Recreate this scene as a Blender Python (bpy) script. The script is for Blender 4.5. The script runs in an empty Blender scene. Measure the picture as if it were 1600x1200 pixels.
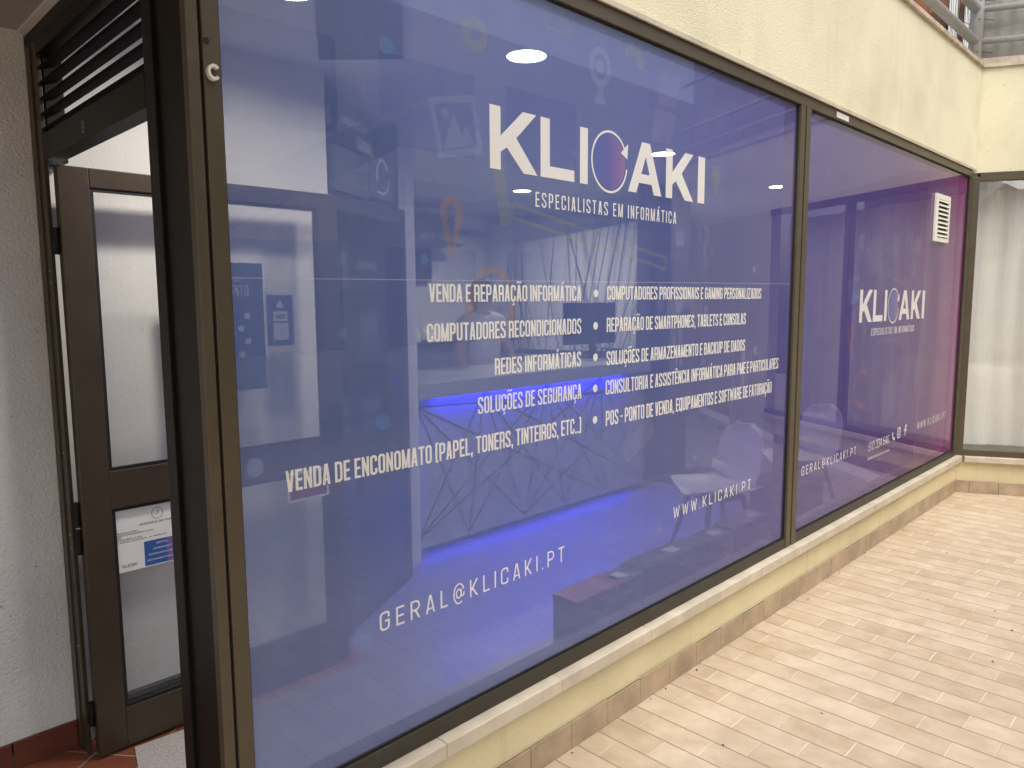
import bpy, bmesh, math, random
from mathutils import Vector, Matrix
from mathutils.geometry import delaunay_2d_cdt
random.seed(7)
S = bpy.context.scene
COL = S.collection
R_ = math.radians

# ------------------------------------------------------------------ camera
cam_d = bpy.data.cameras.new('camera')
cam = bpy.data.objects.new('camera', cam_d); COL.objects.link(cam)
cam_d.sensor_width = 36; cam_d.lens = 25.897
cam_d.clip_start = 0.05; cam_d.clip_end = 300
_r, _d, _f = (0.7049, -0.7093, -0.0064), (-0.0847, -0.0752, -0.9936), (0.7042, 0.7009, -0.1131)
cam.matrix_world = Matrix(((_r[0], -_d[0], -_f[0], -0.7073), (_r[1], -_d[1], -_f[1], -1.5816),
                           (_r[2], -_d[2], -_f[2], 1.55), (0, 0, 0, 1)))
S.camera = cam
# ------------------------------------------------------------------ light
W = bpy.data.worlds.new('World'); S.world = W; W.use_nodes = True
nt = W.node_tree; nt.nodes.clear()
out = nt.nodes.new('ShaderNodeOutputWorld'); bg = nt.nodes.new('ShaderNodeBackground'); sky = nt.nodes.new('ShaderNodeTexSky')
sky.sky_type = 'NISHITA'; sky.sun_disc = False
SUN_EL, SUN_AZ = R_(62), R_(-150)      # elevation, azimuth from +y clockwise
sky.sun_elevation = SUN_EL; sky.sun_rotation = SUN_AZ
sky.air_density = 1.3; sky.dust_density = 4.0; sky.ozone_density = 0.6
bg.inputs['Strength'].default_value = 0.13
hs = nt.nodes.new('ShaderNodeHueSaturation'); hs.inputs['Saturation'].default_value = .45      # thin bright cloud
nt.links.new(sky.outputs[0], hs.inputs['Color']); nt.links.new(hs.outputs[0], bg.inputs[0]); nt.links.new(bg.outputs[0], out.inputs[0])
sl = bpy.data.lights.new('sun', 'SUN'); sl.energy = 1.2; sl.angle = R_(60); sl.color = (1.0, 0.93, 0.80)
so = bpy.data.objects.new('sun', sl); COL.objects.link(so)
sd = Vector((math.sin(SUN_AZ) * math.cos(SUN_EL), math.cos(SUN_AZ) * math.cos(SUN_EL), math.sin(SUN_EL)))
so.rotation_euler = sd.to_track_quat('Z', 'Y').to_euler(); so.location = (3, -3, 9)
S.view_settings.view_transform = 'Standard'; S.view_settings.look = 'None'
S.view_settings.gamma = 1; S.view_settings.exposure = 0.75
S.cycles.max_bounces = 10; S.cycles.transparent_max_bounces = 24
S.cycles.sample_clamp_indirect = 6

# ------------------------------------------------------------------ materials
M = {}
def mat(name, col, rough=0.6, metal=0.0, var=0.0, vscale=6.0, bump=0.0, bscale=80.0, bdist=0.003, spec=0.5, emit=None, estr=0.0, coat=0.0, col2=None, stretch=None):
    m = bpy.data.materials.new(name); m.use_nodes = True; n = m.node_tree.nodes; l = m.node_tree.links
    b = n['Principled BSDF']; b.inputs['Base Color'].default_value = (*col, 1); b.inputs['Roughness'].default_value = rough
    b.inputs['Metallic'].default_value = metal; b.inputs['Specular IOR Level'].default_value = spec
    b.inputs['Coat Weight'].default_value = coat
    if emit: b.inputs['Emission Color'].default_value = (*emit, 1); b.inputs['Emission Strength'].default_value = estr
    tc = n.new('ShaderNodeTexCoord'); src = tc.outputs['Object']
    if stretch:
        mp = n.new('ShaderNodeMapping'); mp.inputs['Scale'].default_value = stretch; l.new(src, mp.inputs[0]); src = mp.outputs[0]
    if var > 0 or col2:
        nz = n.new('ShaderNodeTexNoise'); nz.inputs['Scale'].default_value = vscale; nz.inputs['Detail'].default_value = 7; nz.inputs['Roughness'].default_value = .62
        l.new(src, nz.inputs['Vector'])
        cr = n.new('ShaderNodeValToRGB'); cr.color_ramp.elements[0].position = .3; cr.color_ramp.elements[1].position = .72
        c2 = col2 or tuple(min(1, c * (1 + var)) for c in col); c1 = tuple(c * (1 - var) for c in col)
        cr.color_ramp.elements[0].color = (*c1, 1); cr.color_ramp.elements[1].color = (*c2, 1)
        l.new(nz.outputs[0], cr.inputs[0]); l.new(cr.outputs[0], b.inputs['Base Color'])
    if bump > 0:
        bz = n.new('ShaderNodeTexNoise'); bz.inputs['Scale'].default_value = bscale; bz.inputs['Detail'].default_value = 4
        l.new(tc.outputs['Object'], bz.inputs['Vector'])
        bp = n.new('ShaderNodeBump'); bp.inputs['Strength'].default_value = bump; bp.inputs['Distance'].default_value = bdist
        l.new(bz.outputs[0], bp.inputs['Height']); l.new(bp.outputs[0], b.inputs['Normal'])
    M[name] = m
    return m

def plaster(name, base, dirt, bump=0.8, bscale=120, streak=0.0, zbias=None):
    """rendered wall: fine relief, blotches, vertical run-off streaks, dark specks"""
    m = mat(name, base, .85, spec=.2); n = m.node_tree.nodes; l = m.node_tree.links; b = n['Principled BSDF']
    tc = n.new('ShaderNodeTexCoord')
    nz = n.new('ShaderNodeTexNoise'); nz.inputs['Scale'].default_value = 2.2; nz.inputs['Detail'].default_value = 8
    l.new(tc.outputs['Object'], nz.inputs['Vector'])
    mx = n.new('ShaderNodeMix'); mx.data_type = 'RGBA'
    mx.inputs[6].default_value = (*base, 1); mx.inputs[7].default_value = (*[c * .86 for c in base], 1)
    mr = n.new('ShaderNodeMapRange'); mr.inputs[1].default_value = .42; mr.inputs[2].default_value = .7
    l.new(nz.outputs[0], mr.inputs[0]); l.new(mr.outputs[0], mx.inputs[0])
    # streaks
    mp = n.new('ShaderNodeMapping'); mp.inputs['Scale'].default_value = (11, 11, .35); l.new(tc.outputs['Object'], mp.inputs[0])
    ns = n.new('ShaderNodeTexNoise'); ns.inputs['Scale'].default_value = 1.6; ns.inputs['Detail'].default_value = 6; l.new(mp.outputs[0], ns.inputs['Vector'])
    ms = n.new('ShaderNodeMapRange'); ms.inputs[1].default_value = .60; ms.inputs[2].default_value = .76; ms.inputs[4].default_value = streak
    l.new(ns.outputs[0], ms.inputs[0])
    m2 = n.new('ShaderNodeMix'); m2.data_type = 'RGBA'; m2.inputs[7].default_value = (*dirt, 1)
    l.new(ms.outputs[0], m2.inputs[0]); l.new(mx.outputs[2], m2.inputs[6])
    # specks
    vo = n.new('ShaderNodeTexNoise'); vo.inputs['Scale'].default_value = 55; vo.inputs['Detail'].default_value = 1; l.new(tc.outputs['Object'], vo.inputs['Vector'])
    mv = n.new('ShaderNodeMapRange'); mv.inputs[1].default_value = .76; mv.inputs[2].default_value = .80; mv.inputs[4].default_value = .55
    l.new(vo.outputs[0], mv.inputs[0])
    m3 = n.new('ShaderNodeMix'); m3.data_type = 'RGBA'; m3.inputs[7].default_value = (*[c * .5 for c in dirt], 1)
    l.new(mv.outputs[0], m3.inputs[0]); l.new(m2.outputs[2], m3.inputs[6]); l.new(m3.outputs[2], b.inputs['Base Color'])
    bz = n.new('ShaderNodeTexNoise'); bz.inputs['Scale'].default_value = bscale; bz.inputs['Detail'].default_value = 3; bz.inputs['Distortion'].default_value = .6
    l.new(tc.outputs['Object'], bz.inputs['Vector'])
    bp = n.new('ShaderNodeBump'); bp.inputs['Strength'].default_value = bump; bp.inputs['Distance'].default_value = .006
    l.new(bz.outputs[0], bp.inputs['Height']); l.new(bp.outputs[0], b.inputs['Normal'])
    return m

def tiles(name, c1, c2, grout, bw, bh, mortar, rot=0.0, rough=.35, offset=.5, rowgrout=None, vary=.5, spec=.5):
    m = mat(name, c1, rough, spec=spec); n = m.node_tree.nodes; l = m.node_tree.links; b = n['Principled BSDF']
    tc = n.new('ShaderNodeTexCoord'); src = tc.outputs['Object']
    mp = n.new('ShaderNodeMapping'); mp.inputs['Rotation'].default_value = (0, 0, rot); l.new(src, mp.inputs[0]); src = mp.outputs[0]
    br = n.new('ShaderNodeTexBrick'); br.inputs['Scale'].default_value = 1; br.inputs['Brick Width'].default_value = bw; br.inputs['Row Height'].default_value = bh
    br.inputs['Mortar Size'].default_value = mortar; br.inputs['Mortar Smooth'].default_value = .3; br.offset = offset
    br2 = n.new('ShaderNodeTexBrick'); br2.inputs['Scale'].default_value = 1; br2.inputs['Brick Width'].default_value = 90; br2.inputs['Row Height'].default_value = bh; br2.inputs['Mortar Size'].default_value = mortar; l.new(src, br2.inputs['Vector'])
    br.inputs['Color1'].default_value = (0, 0, 0, 1); br.inputs['Color2'].default_value = (1, 1, 1, 1); br.inputs['Mortar'].default_value = (.5, .5, .5, 1)
    l.new(src, br.inputs['Vector'])
    nz = n.new('ShaderNodeTexNoise'); nz.inputs['Scale'].default_value = 9; nz.inputs['Detail'].default_value = 6; nz.inputs['Roughness'].default_value = .6; l.new(src, nz.inputs['Vector'])
    ad = n.new('ShaderNodeMath'); ad.operation = 'MULTIPLY_ADD'; ad.inputs[1].default_value = vary; l.new(br.outputs['Color'], ad.inputs[0])
    mr = n.new('ShaderNodeMapRange'); mr.inputs[1].default_value = .34; mr.inputs[2].default_value = .68; mr.inputs[3].default_value = 0; mr.inputs[4].default_value = 1 - vary
    l.new(nz.outputs[0], mr.inputs[0]); l.new(mr.outputs[0], ad.inputs[2])
    mx = n.new('ShaderNodeMix'); mx.data_type = 'RGBA'; mx.inputs[6].default_value = (*c1, 1); mx.inputs[7].default_value = (*c2, 1); l.new(ad.outputs[0], mx.inputs[0])
    # grout: two tones so that some joints are pale and some grimy
    ng = n.new('ShaderNodeTexNoise'); ng.inputs['Scale'].default_value = 3.1; ng.inputs['Detail'].default_value = 3; l.new(src, ng.inputs['Vector'])
    mg = n.new('ShaderNodeMix'); mg.data_type = 'RGBA'; mg.inputs[6].default_value = (*[c * .8 for c in grout], 1); mg.inputs[7].default_value = (*grout, 1)
    mrg = n.new('ShaderNodeMapRange'); mrg.inputs[1].default_value = .42; mrg.inputs[2].default_value = .58; l.new(ng.outputs[0], mrg.inputs[0]); l.new(mrg.outputs[0], mg.inputs[0])
    mrow = n.new('ShaderNodeMix'); mrow.data_type = 'RGBA'; mrow.inputs[7].default_value = (*(rowgrout or grout), 1); l.new(mg.outputs[2], mrow.inputs[6])
    if rowgrout: l.new(br2.outputs['Fac'], mrow.inputs[0])
    else: mrow.inputs[0].default_value = 0
    m2 = n.new('ShaderNodeMix'); m2.data_type = 'RGBA'; l.new(br.outputs['Fac'], m2.inputs[0]); l.new(mx.outputs[2], m2.inputs[6]); l.new(mrow.outputs[2], m2.inputs[7])
    # specks of dirt
    sp = n.new('ShaderNodeTexNoise'); sp.inputs['Scale'].default_value = 34; sp.inputs['Detail'].default_value = 2; l.new(src, sp.inputs['Vector'])
    ms = n.new('ShaderNodeMapRange'); ms.inputs[1].default_value = .75; ms.inputs[2].default_value = .79; ms.inputs[4].default_value = .3; l.new(sp.outputs[0], ms.inputs[0])
    m3 = n.new('ShaderNodeMix'); m3.data_type = 'RGBA'; m3.inputs[7].default_value = (.10, .07, .05, 1); l.new(ms.outputs[0], m3.inputs[0]); l.new(m2.outputs[2], m3.inputs[6])
    l.new(m3.outputs[2], b.inputs['Base Color'])
    rr = n.new('ShaderNodeMapRange'); rr.inputs[3].default_value = rough - .1; rr.inputs[4].default_value = rough + .2; l.new(nz.outputs[0], rr.inputs[0]); l.new(rr.outputs[0], b.inputs['Roughness'])
    bp = n.new('ShaderNodeBump'); bp.inputs['Strength'].default_value = .6; bp.inputs['Distance'].default_value = .004; bp.invert = True
    l.new(br.outputs['Fac'], bp.inputs['Height']); l.new(bp.outputs[0], b.inputs['Normal'])
    return m

def glass(name, tint=(1, 1, 1), dirt=.05, ior=1.5, dirtcol=(.75, .78, .8)):
    m = bpy.data.materials.new(name); m.use_nodes = True; n = m.node_tree.nodes; l = m.node_tree.links; n.clear()
    o = n.new('ShaderNodeOutputMaterial'); t = n.new('ShaderNodeBsdfTransparent'); t.inputs[0].default_value = (*tint, 1)
    g = n.new('ShaderNodeBsdfGlossy'); g.inputs['Roughness'].default_value = .012
    ge = n.new('ShaderNodeNewGeometry'); dt = n.new('ShaderNodeVectorMath'); dt.operation = 'DOT_PRODUCT'; l.new(ge.outputs['Incoming'], dt.inputs[0]); l.new(ge.outputs['Normal'], dt.inputs[1])
    ab = n.new('ShaderNodeMath'); ab.operation = 'ABSOLUTE'; l.new(dt.outputs['Value'], ab.inputs[0])
    om = n.new('ShaderNodeMath'); om.operation = 'SUBTRACT'; om.inputs[0].default_value = 1; l.new(ab.outputs[0], om.inputs[1])
    pw = n.new('ShaderNodeMath'); pw.operation = 'POWER'; pw.inputs[1].default_value = 5; l.new(om.outputs[0], pw.inputs[0])
    fr = n.new('ShaderNodeMath'); fr.operation = 'MULTIPLY_ADD'; fr.inputs[1].default_value = .92; fr.inputs[2].default_value = .075; l.new(pw.outputs[0], fr.inputs[0])
    d = n.new('ShaderNodeBsdfDiffuse'); d.inputs[0].default_value = (*dirtcol, 1)
    tc = n.new('ShaderNodeTexCoord'); mp = n.new('ShaderNodeMapping'); mp.inputs['Scale'].default_value = (26, 26, .9); l.new(tc.outputs['Object'], mp.inputs[0])
    nz = n.new('ShaderNodeTexNoise'); nz.inputs['Scale'].default_value = 1.5; nz.inputs['Detail'].default_value = 7; l.new(mp.outputs[0], nz.inputs['Vector'])
    mr = n.new('ShaderNodeMapRange'); mr.inputs[1].default_value = .38; mr.inputs[2].default_value = .8; mr.inputs[3].default_value = dirt * .25; mr.inputs[4].default_value = dirt * 1.9
    l.new(nz.outputs[0], mr.inputs[0])
    a = n.new('ShaderNodeMixShader'); l.new(mr.outputs[0], a.inputs[0]); l.new(t.outputs[0], a.inputs[1]); l.new(d.outputs[0], a.inputs[2])
    c = n.new('ShaderNodeMixShader'); l.new(fr.outputs[0], c.inputs[0]); l.new(a.outputs[0], c.inputs[1]); l.new(g.outputs[0], c.inputs[2])
    l.new(c.outputs[0], o.inputs[0]); M[name] = m
    return m

def printed(name, col, opacity, ramp=None, perf=0.0, rough=1.0):
    """ink on perforated see-through film: ink dots and open holes"""
    m = bpy.data.materials.new(name); m.use_nodes = True; n = m.node_tree.nodes; l = m.node_tree.links; n.clear()
    o = n.new('ShaderNodeOutputMaterial'); t = n.new('ShaderNodeBsdfTransparent'); d = n.new('ShaderNodeBsdfDiffuse'); d.inputs[0].default_value = (*col, 1)
    x = n.new('ShaderNodeMixShader'); x.inputs[0].default_value = opacity
    l.new(t.outputs[0], x.inputs[1]); l.new(d.outputs[0], x.inputs[2]); l.new(x.outputs[0], o.inputs[0])
    tc = n.new('ShaderNodeTexCoord'); sp = n.new('ShaderNodeSeparateXYZ'); l.new(tc.outputs['Object'], sp.inputs[0])
    if ramp:
        dv = n.new('ShaderNodeMath'); dv.operation = 'DIVIDE'; dv.inputs[1].default_value = ramp[0]; l.new(sp.outputs[0], dv.inputs[0])
        cr = n.new('ShaderNodeValToRGB'); e = cr.color_ramp.elements
        for i, (p, c) in enumerate(ramp[1]):
            el = e[i] if i < 2 else e.new(p)
            el.position = p; el.color = (*c, 1)
        l.new(dv.outputs[0], cr.inputs[0]); l.new(cr.outputs[0], d.inputs[0])
    if perf:
        cb = n.new('ShaderNodeCombineXYZ'); l.new(sp.outputs[0], cb.inputs[0]); l.new(sp.outputs[2], cb.inputs[1])
        mp = n.new('ShaderNodeMapping'); mp.inputs['Rotation'].default_value = (0, 0, R_(45)); l.new(cb.outputs[0], mp.inputs[0])
        v = n.new('ShaderNodeTexVoronoi'); v.voronoi_dimensions = '2D'; v.inputs['Scale'].default_value = 175; v.inputs['Randomness'].default_value = 0
        l.new(mp.outputs[0], v.inputs['Vector'])
        mr = n.new('ShaderNodeMapRange'); mr.inputs[1].default_value = .30; mr.inputs[2].default_value = .46
        mr.inputs[3].default_value = opacity - perf; mr.inputs[4].default_value = opacity + perf
        l.new(v.outputs['Distance'], mr.inputs[0]); l.new(mr.outputs[0], x.inputs[0])
    M[name] = m
    return m

plaster('cream_render', (.80, .75, .55), (.42, .37, .25), .5, 150, .16)
plaster('cream_render_low', (.74, .65, .42), (.38, .32, .2), .7, 150, .25)
plaster('passage_render', (.76, .765, .755), (.34, .33, .32), 1.0, 100, .06)
plaster('shop_render', (.80, .78, .73), (.6, .6, .58), .28, 110, .05)
plaster('opposite_render', (.70, .64, .48), (.38, .33, .25), .5, 90, .3)
mat('limestone', (.54, .475, .38), .6, var=.18, vscale=7, bump=.25, bscale=60)
mat('coping_stone', (.50, .42, .33), .75, var=.35, vscale=14, bump=.4, bscale=60)
tiles('patio_tile', (.43, .325, .225), (.64, .535, .41), (.70, .61, .48), .241, .1165, .0034, R_(90), .36, rowgrout=(.33, .245, .165), vary=.42)
mat('skirting_tile', (.385, .29, .20), .4, var=.28, vscale=7, bump=.1, bscale=40)
tiles('terracotta', (.16, .045, .022), (.25, .075, .036), (.30, .26, .23), .21, .21, .004, R_(52), .45, 0.0, vary=.5)
mat('terracotta_skirt', (.13, .035, .02), .5, var=.3, vscale=8)
mat('shop_floor_mat', (.19, .19, .21), .38, var=.12, vscale=3)
mat('granite', (.42, .39, .37), .55, var=.45, vscale=150)
mat('bronze_frame', (.105, .085, .057), .42, .35, var=.12, vscale=9, spec=.5)
mat('bronze_dark', (.045, .039, .031), .45, .25, var=.15, vscale=9)
mat('black_frame', (.010, .009, .008), .5, 0, var=.2, vscale=10, spec=.25)
mat('louvre_black', (.012, .011, .010), .9, spec=.05)
mat('door_bronze', (.060, .042, .026), .40, .25, var=.15, vscale=8)
mat('gasket', (.006, .006, .006), .6)
mat('steel', (.55, .55, .54), .35, .9)
mat('white_plastic', (.80, .78, .72), .4, var=.05)
mat('white_paint', (.82, .82, .81), .5, var=.04)
mat('counter_white', (.42, .43, .45), .45, var=.03)
mat('dark_line', (.015, .015, .03), .6)
mat('dark_panel', (.055, .055, .075), .6, var=.15)
mat('dark_wood', (.05, .05, .06), .5, var=.3, vscale=5, stretch=(1, 1, 8))
mat('charcoal', (.035, .036, .042), .5)
mat('black_plastic', (.014, .014, .016), .38)
mat('screen_black', (.010, .011, .014), .12)
mat('grey_box', (.12, .125, .15), .5, var=.2)
mat('box_dark', (.03, .031, .042), .35, var=.3, vscale=5)
mat('box_red', (.16, .035, .028), .4)
mat('box_green', (.14, .20, .09), .5)
mat('box_art', (.12, .17, .24), .35, var=.6, vscale=9)
mat('sticker_white', (.75, .74, .72), .5)
mat('paper', (.80, .79, .76), .7)
mat('poster_blue', (.055, .075, .15), .4, var=.1)
mat('poster_purple', (.10, .06, .20), .4)
mat('sign_red', (.24, .03, .05), .5)
mat('ink', (.05, .055, .07), .7)
mat('ink_blue', (.03, .11, .36), .5)
mat('ink_purple', (.20, .13, .36), .5)
mat('grey_print', (.27, .285, .32), .6)
mat('house_brass', (.23, .17, .08), .4, .6)
mat('shell_plastic', (.42, .42, .43), .4)
mat('chair_leg', (.04, .035, .035), .5)
mat('skin', (.48, .29, .21), .55, var=.06)
mat('tshirt', (.62, .62, .63), .85, var=.08, vscale=12)
mat('trousers', (.03, .035, .05), .85)
mat('hair', (.018, .013, .010), .6, var=.4, vscale=40)
mat('mat_dark', (.05, .045, .045), .9)
mat('galv', (.46, .455, .45), .42, .3, var=.12, vscale=12)
mat('wire', (.16, .16, .15), .5, .6)
mat('plank_orange', (.40, .13, .055), .7, var=.35, vscale=3, stretch=(1, 9, 1))
mat('plank_brown', (.17, .055, .032), .7, var=.35, vscale=3, stretch=(1, 9, 1))
mat('slat_green', (.05, .07, .065), .6, var=.2)
mat('screen_grey', (.30, .285, .27), .6, var=.30, vscale=2.5, bump=.5, bscale=70, stretch=(1, 1, 4))
mat('curtain_cloth', (.69, .69, .635), .9, var=.05, vscale=3, bump=.2, bscale=300)
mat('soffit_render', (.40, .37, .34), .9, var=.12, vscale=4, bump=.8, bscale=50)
mat('stair_concrete', (.30, .28, .25), .85, var=.15)
mat('opening_dark', (.05, .05, .06), .2)
mat('led_blue', (.02, .02, .3), .5, emit=(.01, .012, 1.0), estr=7)
mat('lamp_white', (.9, .9, .9), .5, emit=(1, .97, .92), estr=14)
mat('ceiling_paint', (.80, .80, .80), .8, var=.03)
mat('leaf_litter', (.06, .045, .03), .8)
glass('window_glass', dirt=.016)
glass('cabinet_glass', (.75, .8, .9), dirt=.02)
glass('door_glass', dirt=.03)
glass('curtain_glass', dirt=.10, dirtcol=(.7, .72, .66))
printed('film_print', (.1, .12, .4), .64, (5.8, [(0.0, (.138, .205, .49)), (.24, (.108, .156, .435)), (.46, (.102, .096, .385)), (.72, (.115, .062, .32)), (.88, (.185, .046, .25)), (1.0, (.34, .044, .26))]), perf=.045)
printed('letter_print', (.88, .87, .84), .89, perf=.04)
printed('icon_lilac', (.34, .33, .60), .15)
printed('icon_olive', (.36, .40, .26), .17)
printed('icon_orange', (.46, .27, .18), .20)
printed('icon_sky', (.16, .34, .74), .27)
printed('icon_rose', (.55, .24, .30), .20)
printed('icon_ice', (.36, .47, .68), .17)
printed('seam_edge', (.55, .57, .72), .45)
printed('logo_disc', (.2, .2, .6), .66, (1.0, [(0.0, (.10, .16, .50)), (.45, (.15, .15, .48)), (1.0, (.40, .20, .46))]))

# ------------------------------------------------------------------ mesh builder
class MB:
    def __init__(s): s.v = []; s.f = []; s.mi = []; s.cur = 0
    def add(s, vs, fs):
        o = len(s.v); s.v += [tuple(p) for p in vs]
        for f in fs: s.f.append(tuple(o + i for i in f)); s.mi.append(s.cur)
        return s
    def box(s, x0, x1, y0, y1, z0, z1):
        if x0 > x1: x0, x1 = x1, x0
        if y0 > y1: y0, y1 = y1, y0
        if z0 > z1: z0, z1 = z1, z0
        v = [(x0, y0, z0), (x1, y0, z0), (x1, y1, z0), (x0, y1, z0), (x0, y0, z1), (x1, y0, z1), (x1, y1, z1), (x0, y1, z1)]
        return s.add(v, [(0, 3, 2, 1), (4, 5, 6, 7), (0, 1, 5, 4), (1, 2, 6, 5), (2, 3, 7, 6), (3, 0, 4, 7)])
    def bar(s, a, b, w, h, up=(0, 0, 1)):
        """rectangular bar from a to b, width w sideways, h along up"""
        a = Vector(a); b = Vector(b); d = (b - a).normalized(); up = Vector(up); sd_ = d.cross(up)
        if sd_.length < 1e-4: sd_ = d.cross(Vector((1, 0, 0)))
        sd_.normalize(); u = sd_.cross(d).normalized()
        v = []
        for p in (a, b):
            for i, j in ((-1, -1), (1, -1), (1, 1), (-1, 1)): v.append(p + sd_ * (w / 2 * i) + u * (h / 2 * j))
        return s.add(v, [(0, 3, 2, 1), (4, 5, 6, 7), (0, 1, 5, 4), (1, 2, 6, 5), (2, 3, 7, 6), (3, 0, 4, 7)])
    def tube(s, pts, r, n=10, r2=None):
        pts = [Vector(p) for p in pts]; k = len(pts); vs = []; fs = []
        for i, p in enumerate(pts):
            d = (pts[min(i + 1, k - 1)] - pts[max(i - 1, 0)]).normalized()
            a = d.cross(Vector((0, 0, 1)))
            if a.length < 1e-3: a = d.cross(Vector((1, 0, 0)))
            a.normalize(); b = d.cross(a).normalized()
            rr = r if r2 is None else r + (r2 - r) * i / max(1, k - 1)
            for j in range(n):
                t = 2 * math.pi * j / n; vs.append(p + a * (rr * math.cos(t)) + b * (rr * math.sin(t)))
        for i in range(k - 1):
            for j in range(n):
                q = (j + 1) % n; fs.append((i * n + j, i * n + q, (i + 1) * n + q, (i + 1) * n + j))
        fs.append(tuple(range(n - 1, -1, -1))); fs.append(tuple((k - 1) * n + j for j in range(n)))
        return s.add(vs, fs)
    def lathe(s, prof, c=(0, 0, 0), n=24):
        vs = []; fs = []; k = len(prof)
        for (r, z) in prof:
            for j in range(n):
                t = 2 * math.pi * j / n; vs.append((c[0] + r * math.cos(t), c[1] + r * math.sin(t), c[2] + z))
        for i in range(k - 1):
            for j in range(n):
                q = (j + 1) % n; fs.append((i * n + j, i * n + q, (i + 1) * n + q, (i + 1) * n + j))
        fs.append(tuple(range(n - 1, -1, -1))); fs.append(tuple((k - 1) * n + j for j in range(n)))
        return s.add(vs, fs)
    def grid(s, fn, nu, nv):
        vs = [fn(i / nu, j / nv) for i in range(nu + 1) for j in range(nv + 1)]
        fs = [(i * (nv + 1) + j, (i + 1) * (nv + 1) + j, (i + 1) * (nv + 1) + j + 1, i * (nv + 1) + j + 1) for i in range(nu) for j in range(nv)]
        return s.add(vs, fs)
    def prism(s, poly, axis, a, b):
        """extrude 2-D polygon; axis 'y': poly is (x,z) from y=a to b; 'z': (x,y); 'x': (y,z)"""
        def P(p, t): return {'x': (t, p[0], p[1]), 'y': (p[0], t, p[1]), 'z': (p[0], p[1], t)}[axis]
        n = len(poly); vs = [P(p, a) for p in poly] + [P(p, b) for p in poly]
        fs = [tuple(range(n)), tuple(range(2 * n - 1, n - 1, -1))] + [(i, i + n, (i + 1) % n + n, (i + 1) % n) for i in range(n)]
        return s.add(vs, fs)
    def tris(s, vs2, fs, put): return s.add([put(*p) for p in vs2], fs)
    def build(s, name, m, parent=None, bevel=0, smooth=False, local=False):
        me = bpy.data.meshes.new(name)
        o0 = Vector((0, 0, 0))
        if parent is not None and not local:
            q = parent
            while q.parent: q = q.parent
            o0 = q.location
        me.from_pydata([tuple(Vector(p) - o0) for p in s.v], [], s.f); me.update()
        for mm in (m if isinstance(m, (list, tuple)) else [m]): me.materials.append(M[mm])
        if isinstance(m, (list, tuple)): me.polygons.foreach_set('material_index', s.mi)
        bm = bmesh.new(); bm.from_mesh(me)
        bmesh.ops.recalc_face_normals(bm, faces=bm.faces); bm.to_mesh(me); bm.free()
        if smooth:
            for p in me.polygons: p.use_smooth = True
        o = bpy.data.objects.new(name, me); COL.objects.link(o)
        if parent is not None: o.parent = parent
        if bevel:
            b = o.modifiers.new('bevel', 'BEVEL'); b.width = bevel; b.segments = 2; b.limit_method = 'ANGLE'
        return o

def tag(o, label=None, cat=None, group=None, kind=None):
    if label: o['label'] = label
    if cat: o['category'] = cat
    if group: o['group'] = group
    if kind: o['kind'] = kind
    return o
def thing(name, label, cat, loc=(0, 0, 0), rz=0.0, group=None):
    o = bpy.data.objects.new(name, None); COL.objects.link(o); o.empty_display_size = .1
    o.location = loc; o.rotation_euler = (0, 0, rz)
    return tag(o, label, cat, group)
def struct(o): o['kind'] = 'structure'; return o
def copy_tree(o, parent=None):
    c = o.copy(); COL.objects.link(c); c.parent = parent
    for ch in list(o.children): copy_tree(ch, c)
    return c

# ------------------------------------------------------------------ lettering: monoline strokes joined into one outline
def _round(pts, closed):
    out = []; n = len(pts)
    for i, p in enumerate(pts):
        r = p[2] if len(p) > 2 else 0
        if r <= 0 or (not closed and i in (0, n - 1)): out.append((p[0], p[1])); continue
        a = Vector(pts[(i - 1) % n][:2]); b = Vector(p[:2]); c = Vector(pts[(i + 1) % n][:2])
        u = (a - b); v = (c - b); lu, lv = u.length, v.length; u.normalize(); v.normalize()
        ang = math.acos(max(-1, min(1, u.dot(v)))); t = min(r / math.tan(ang / 2), lu * .499, lv * .499)
        p0 = b + u * t; p1 = b + v * t
        for k in range(6):
            w = k / 5; out.append(tuple((p0 * (1 - w) ** 2 + b * (2 * w * (1 - w)) + p1 * w ** 2)))
    return out
def pl(pts, s, closed=False):
    q = _round(pts, closed); n = len(q); L = []; Rr = []
    for i in range(n):
        a = Vector(q[i - 1]) if (i > 0 or closed) else None; b = Vector(q[i]); c = Vector(q[(i + 1) % n]) if (i < n - 1 or closed) else None
        d1 = (b - a).normalized() if a is not None and (b - a).length > 1e-9 else None
        d2 = (c - b).normalized() if c is not None and (c - b).length > 1e-9 else None
        if d1 is None: d1 = d2
        if d2 is None: d2 = d1
        n1 = Vector((-d1.y, d1.x)); n2 = Vector((-d2.y, d2.x)); m = (n1 + n2)
        if m.length < 1e-6: m = n1
        m.normalize(); k = s / 2 / max(.35, m.dot(n1)); L.append(b + m * k); Rr.append(b - m * k)
    polys = []
    for i in range(n if closed else n - 1):
        j = (i + 1) % n; polys.append([tuple(Rr[i]), tuple(Rr[j]), tuple(L[j]), tuple(L[i])])
    return polys
def dg(x0, y0, x1, y1, s):
    ln = math.hypot(x1 - x0, y1 - y0); h = s / 2 * ln / abs(y1 - y0)
    return [[(x0 - h, y0), (x0 + h, y0), (x1 + h, y1), (x1 - h, y1)]]
def disc(cx, cy, rx, ry=None, n=20): 
    ry = ry or rx
    return [(cx + rx * math.cos(2 * math.pi * k / n), cy + ry * math.sin(2 * math.pi * k / n)) for k in range(n)]
def arc(cx, cy, rx, ry, a0, a1, s, n=24):
    return pl([(cx + rx * math.cos(R_(a0 + (a1 - a0) * k / n)), cy + ry * math.sin(R_(a0 + (a1 - a0) * k / n))) for k in range(n + 1)], s)
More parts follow.
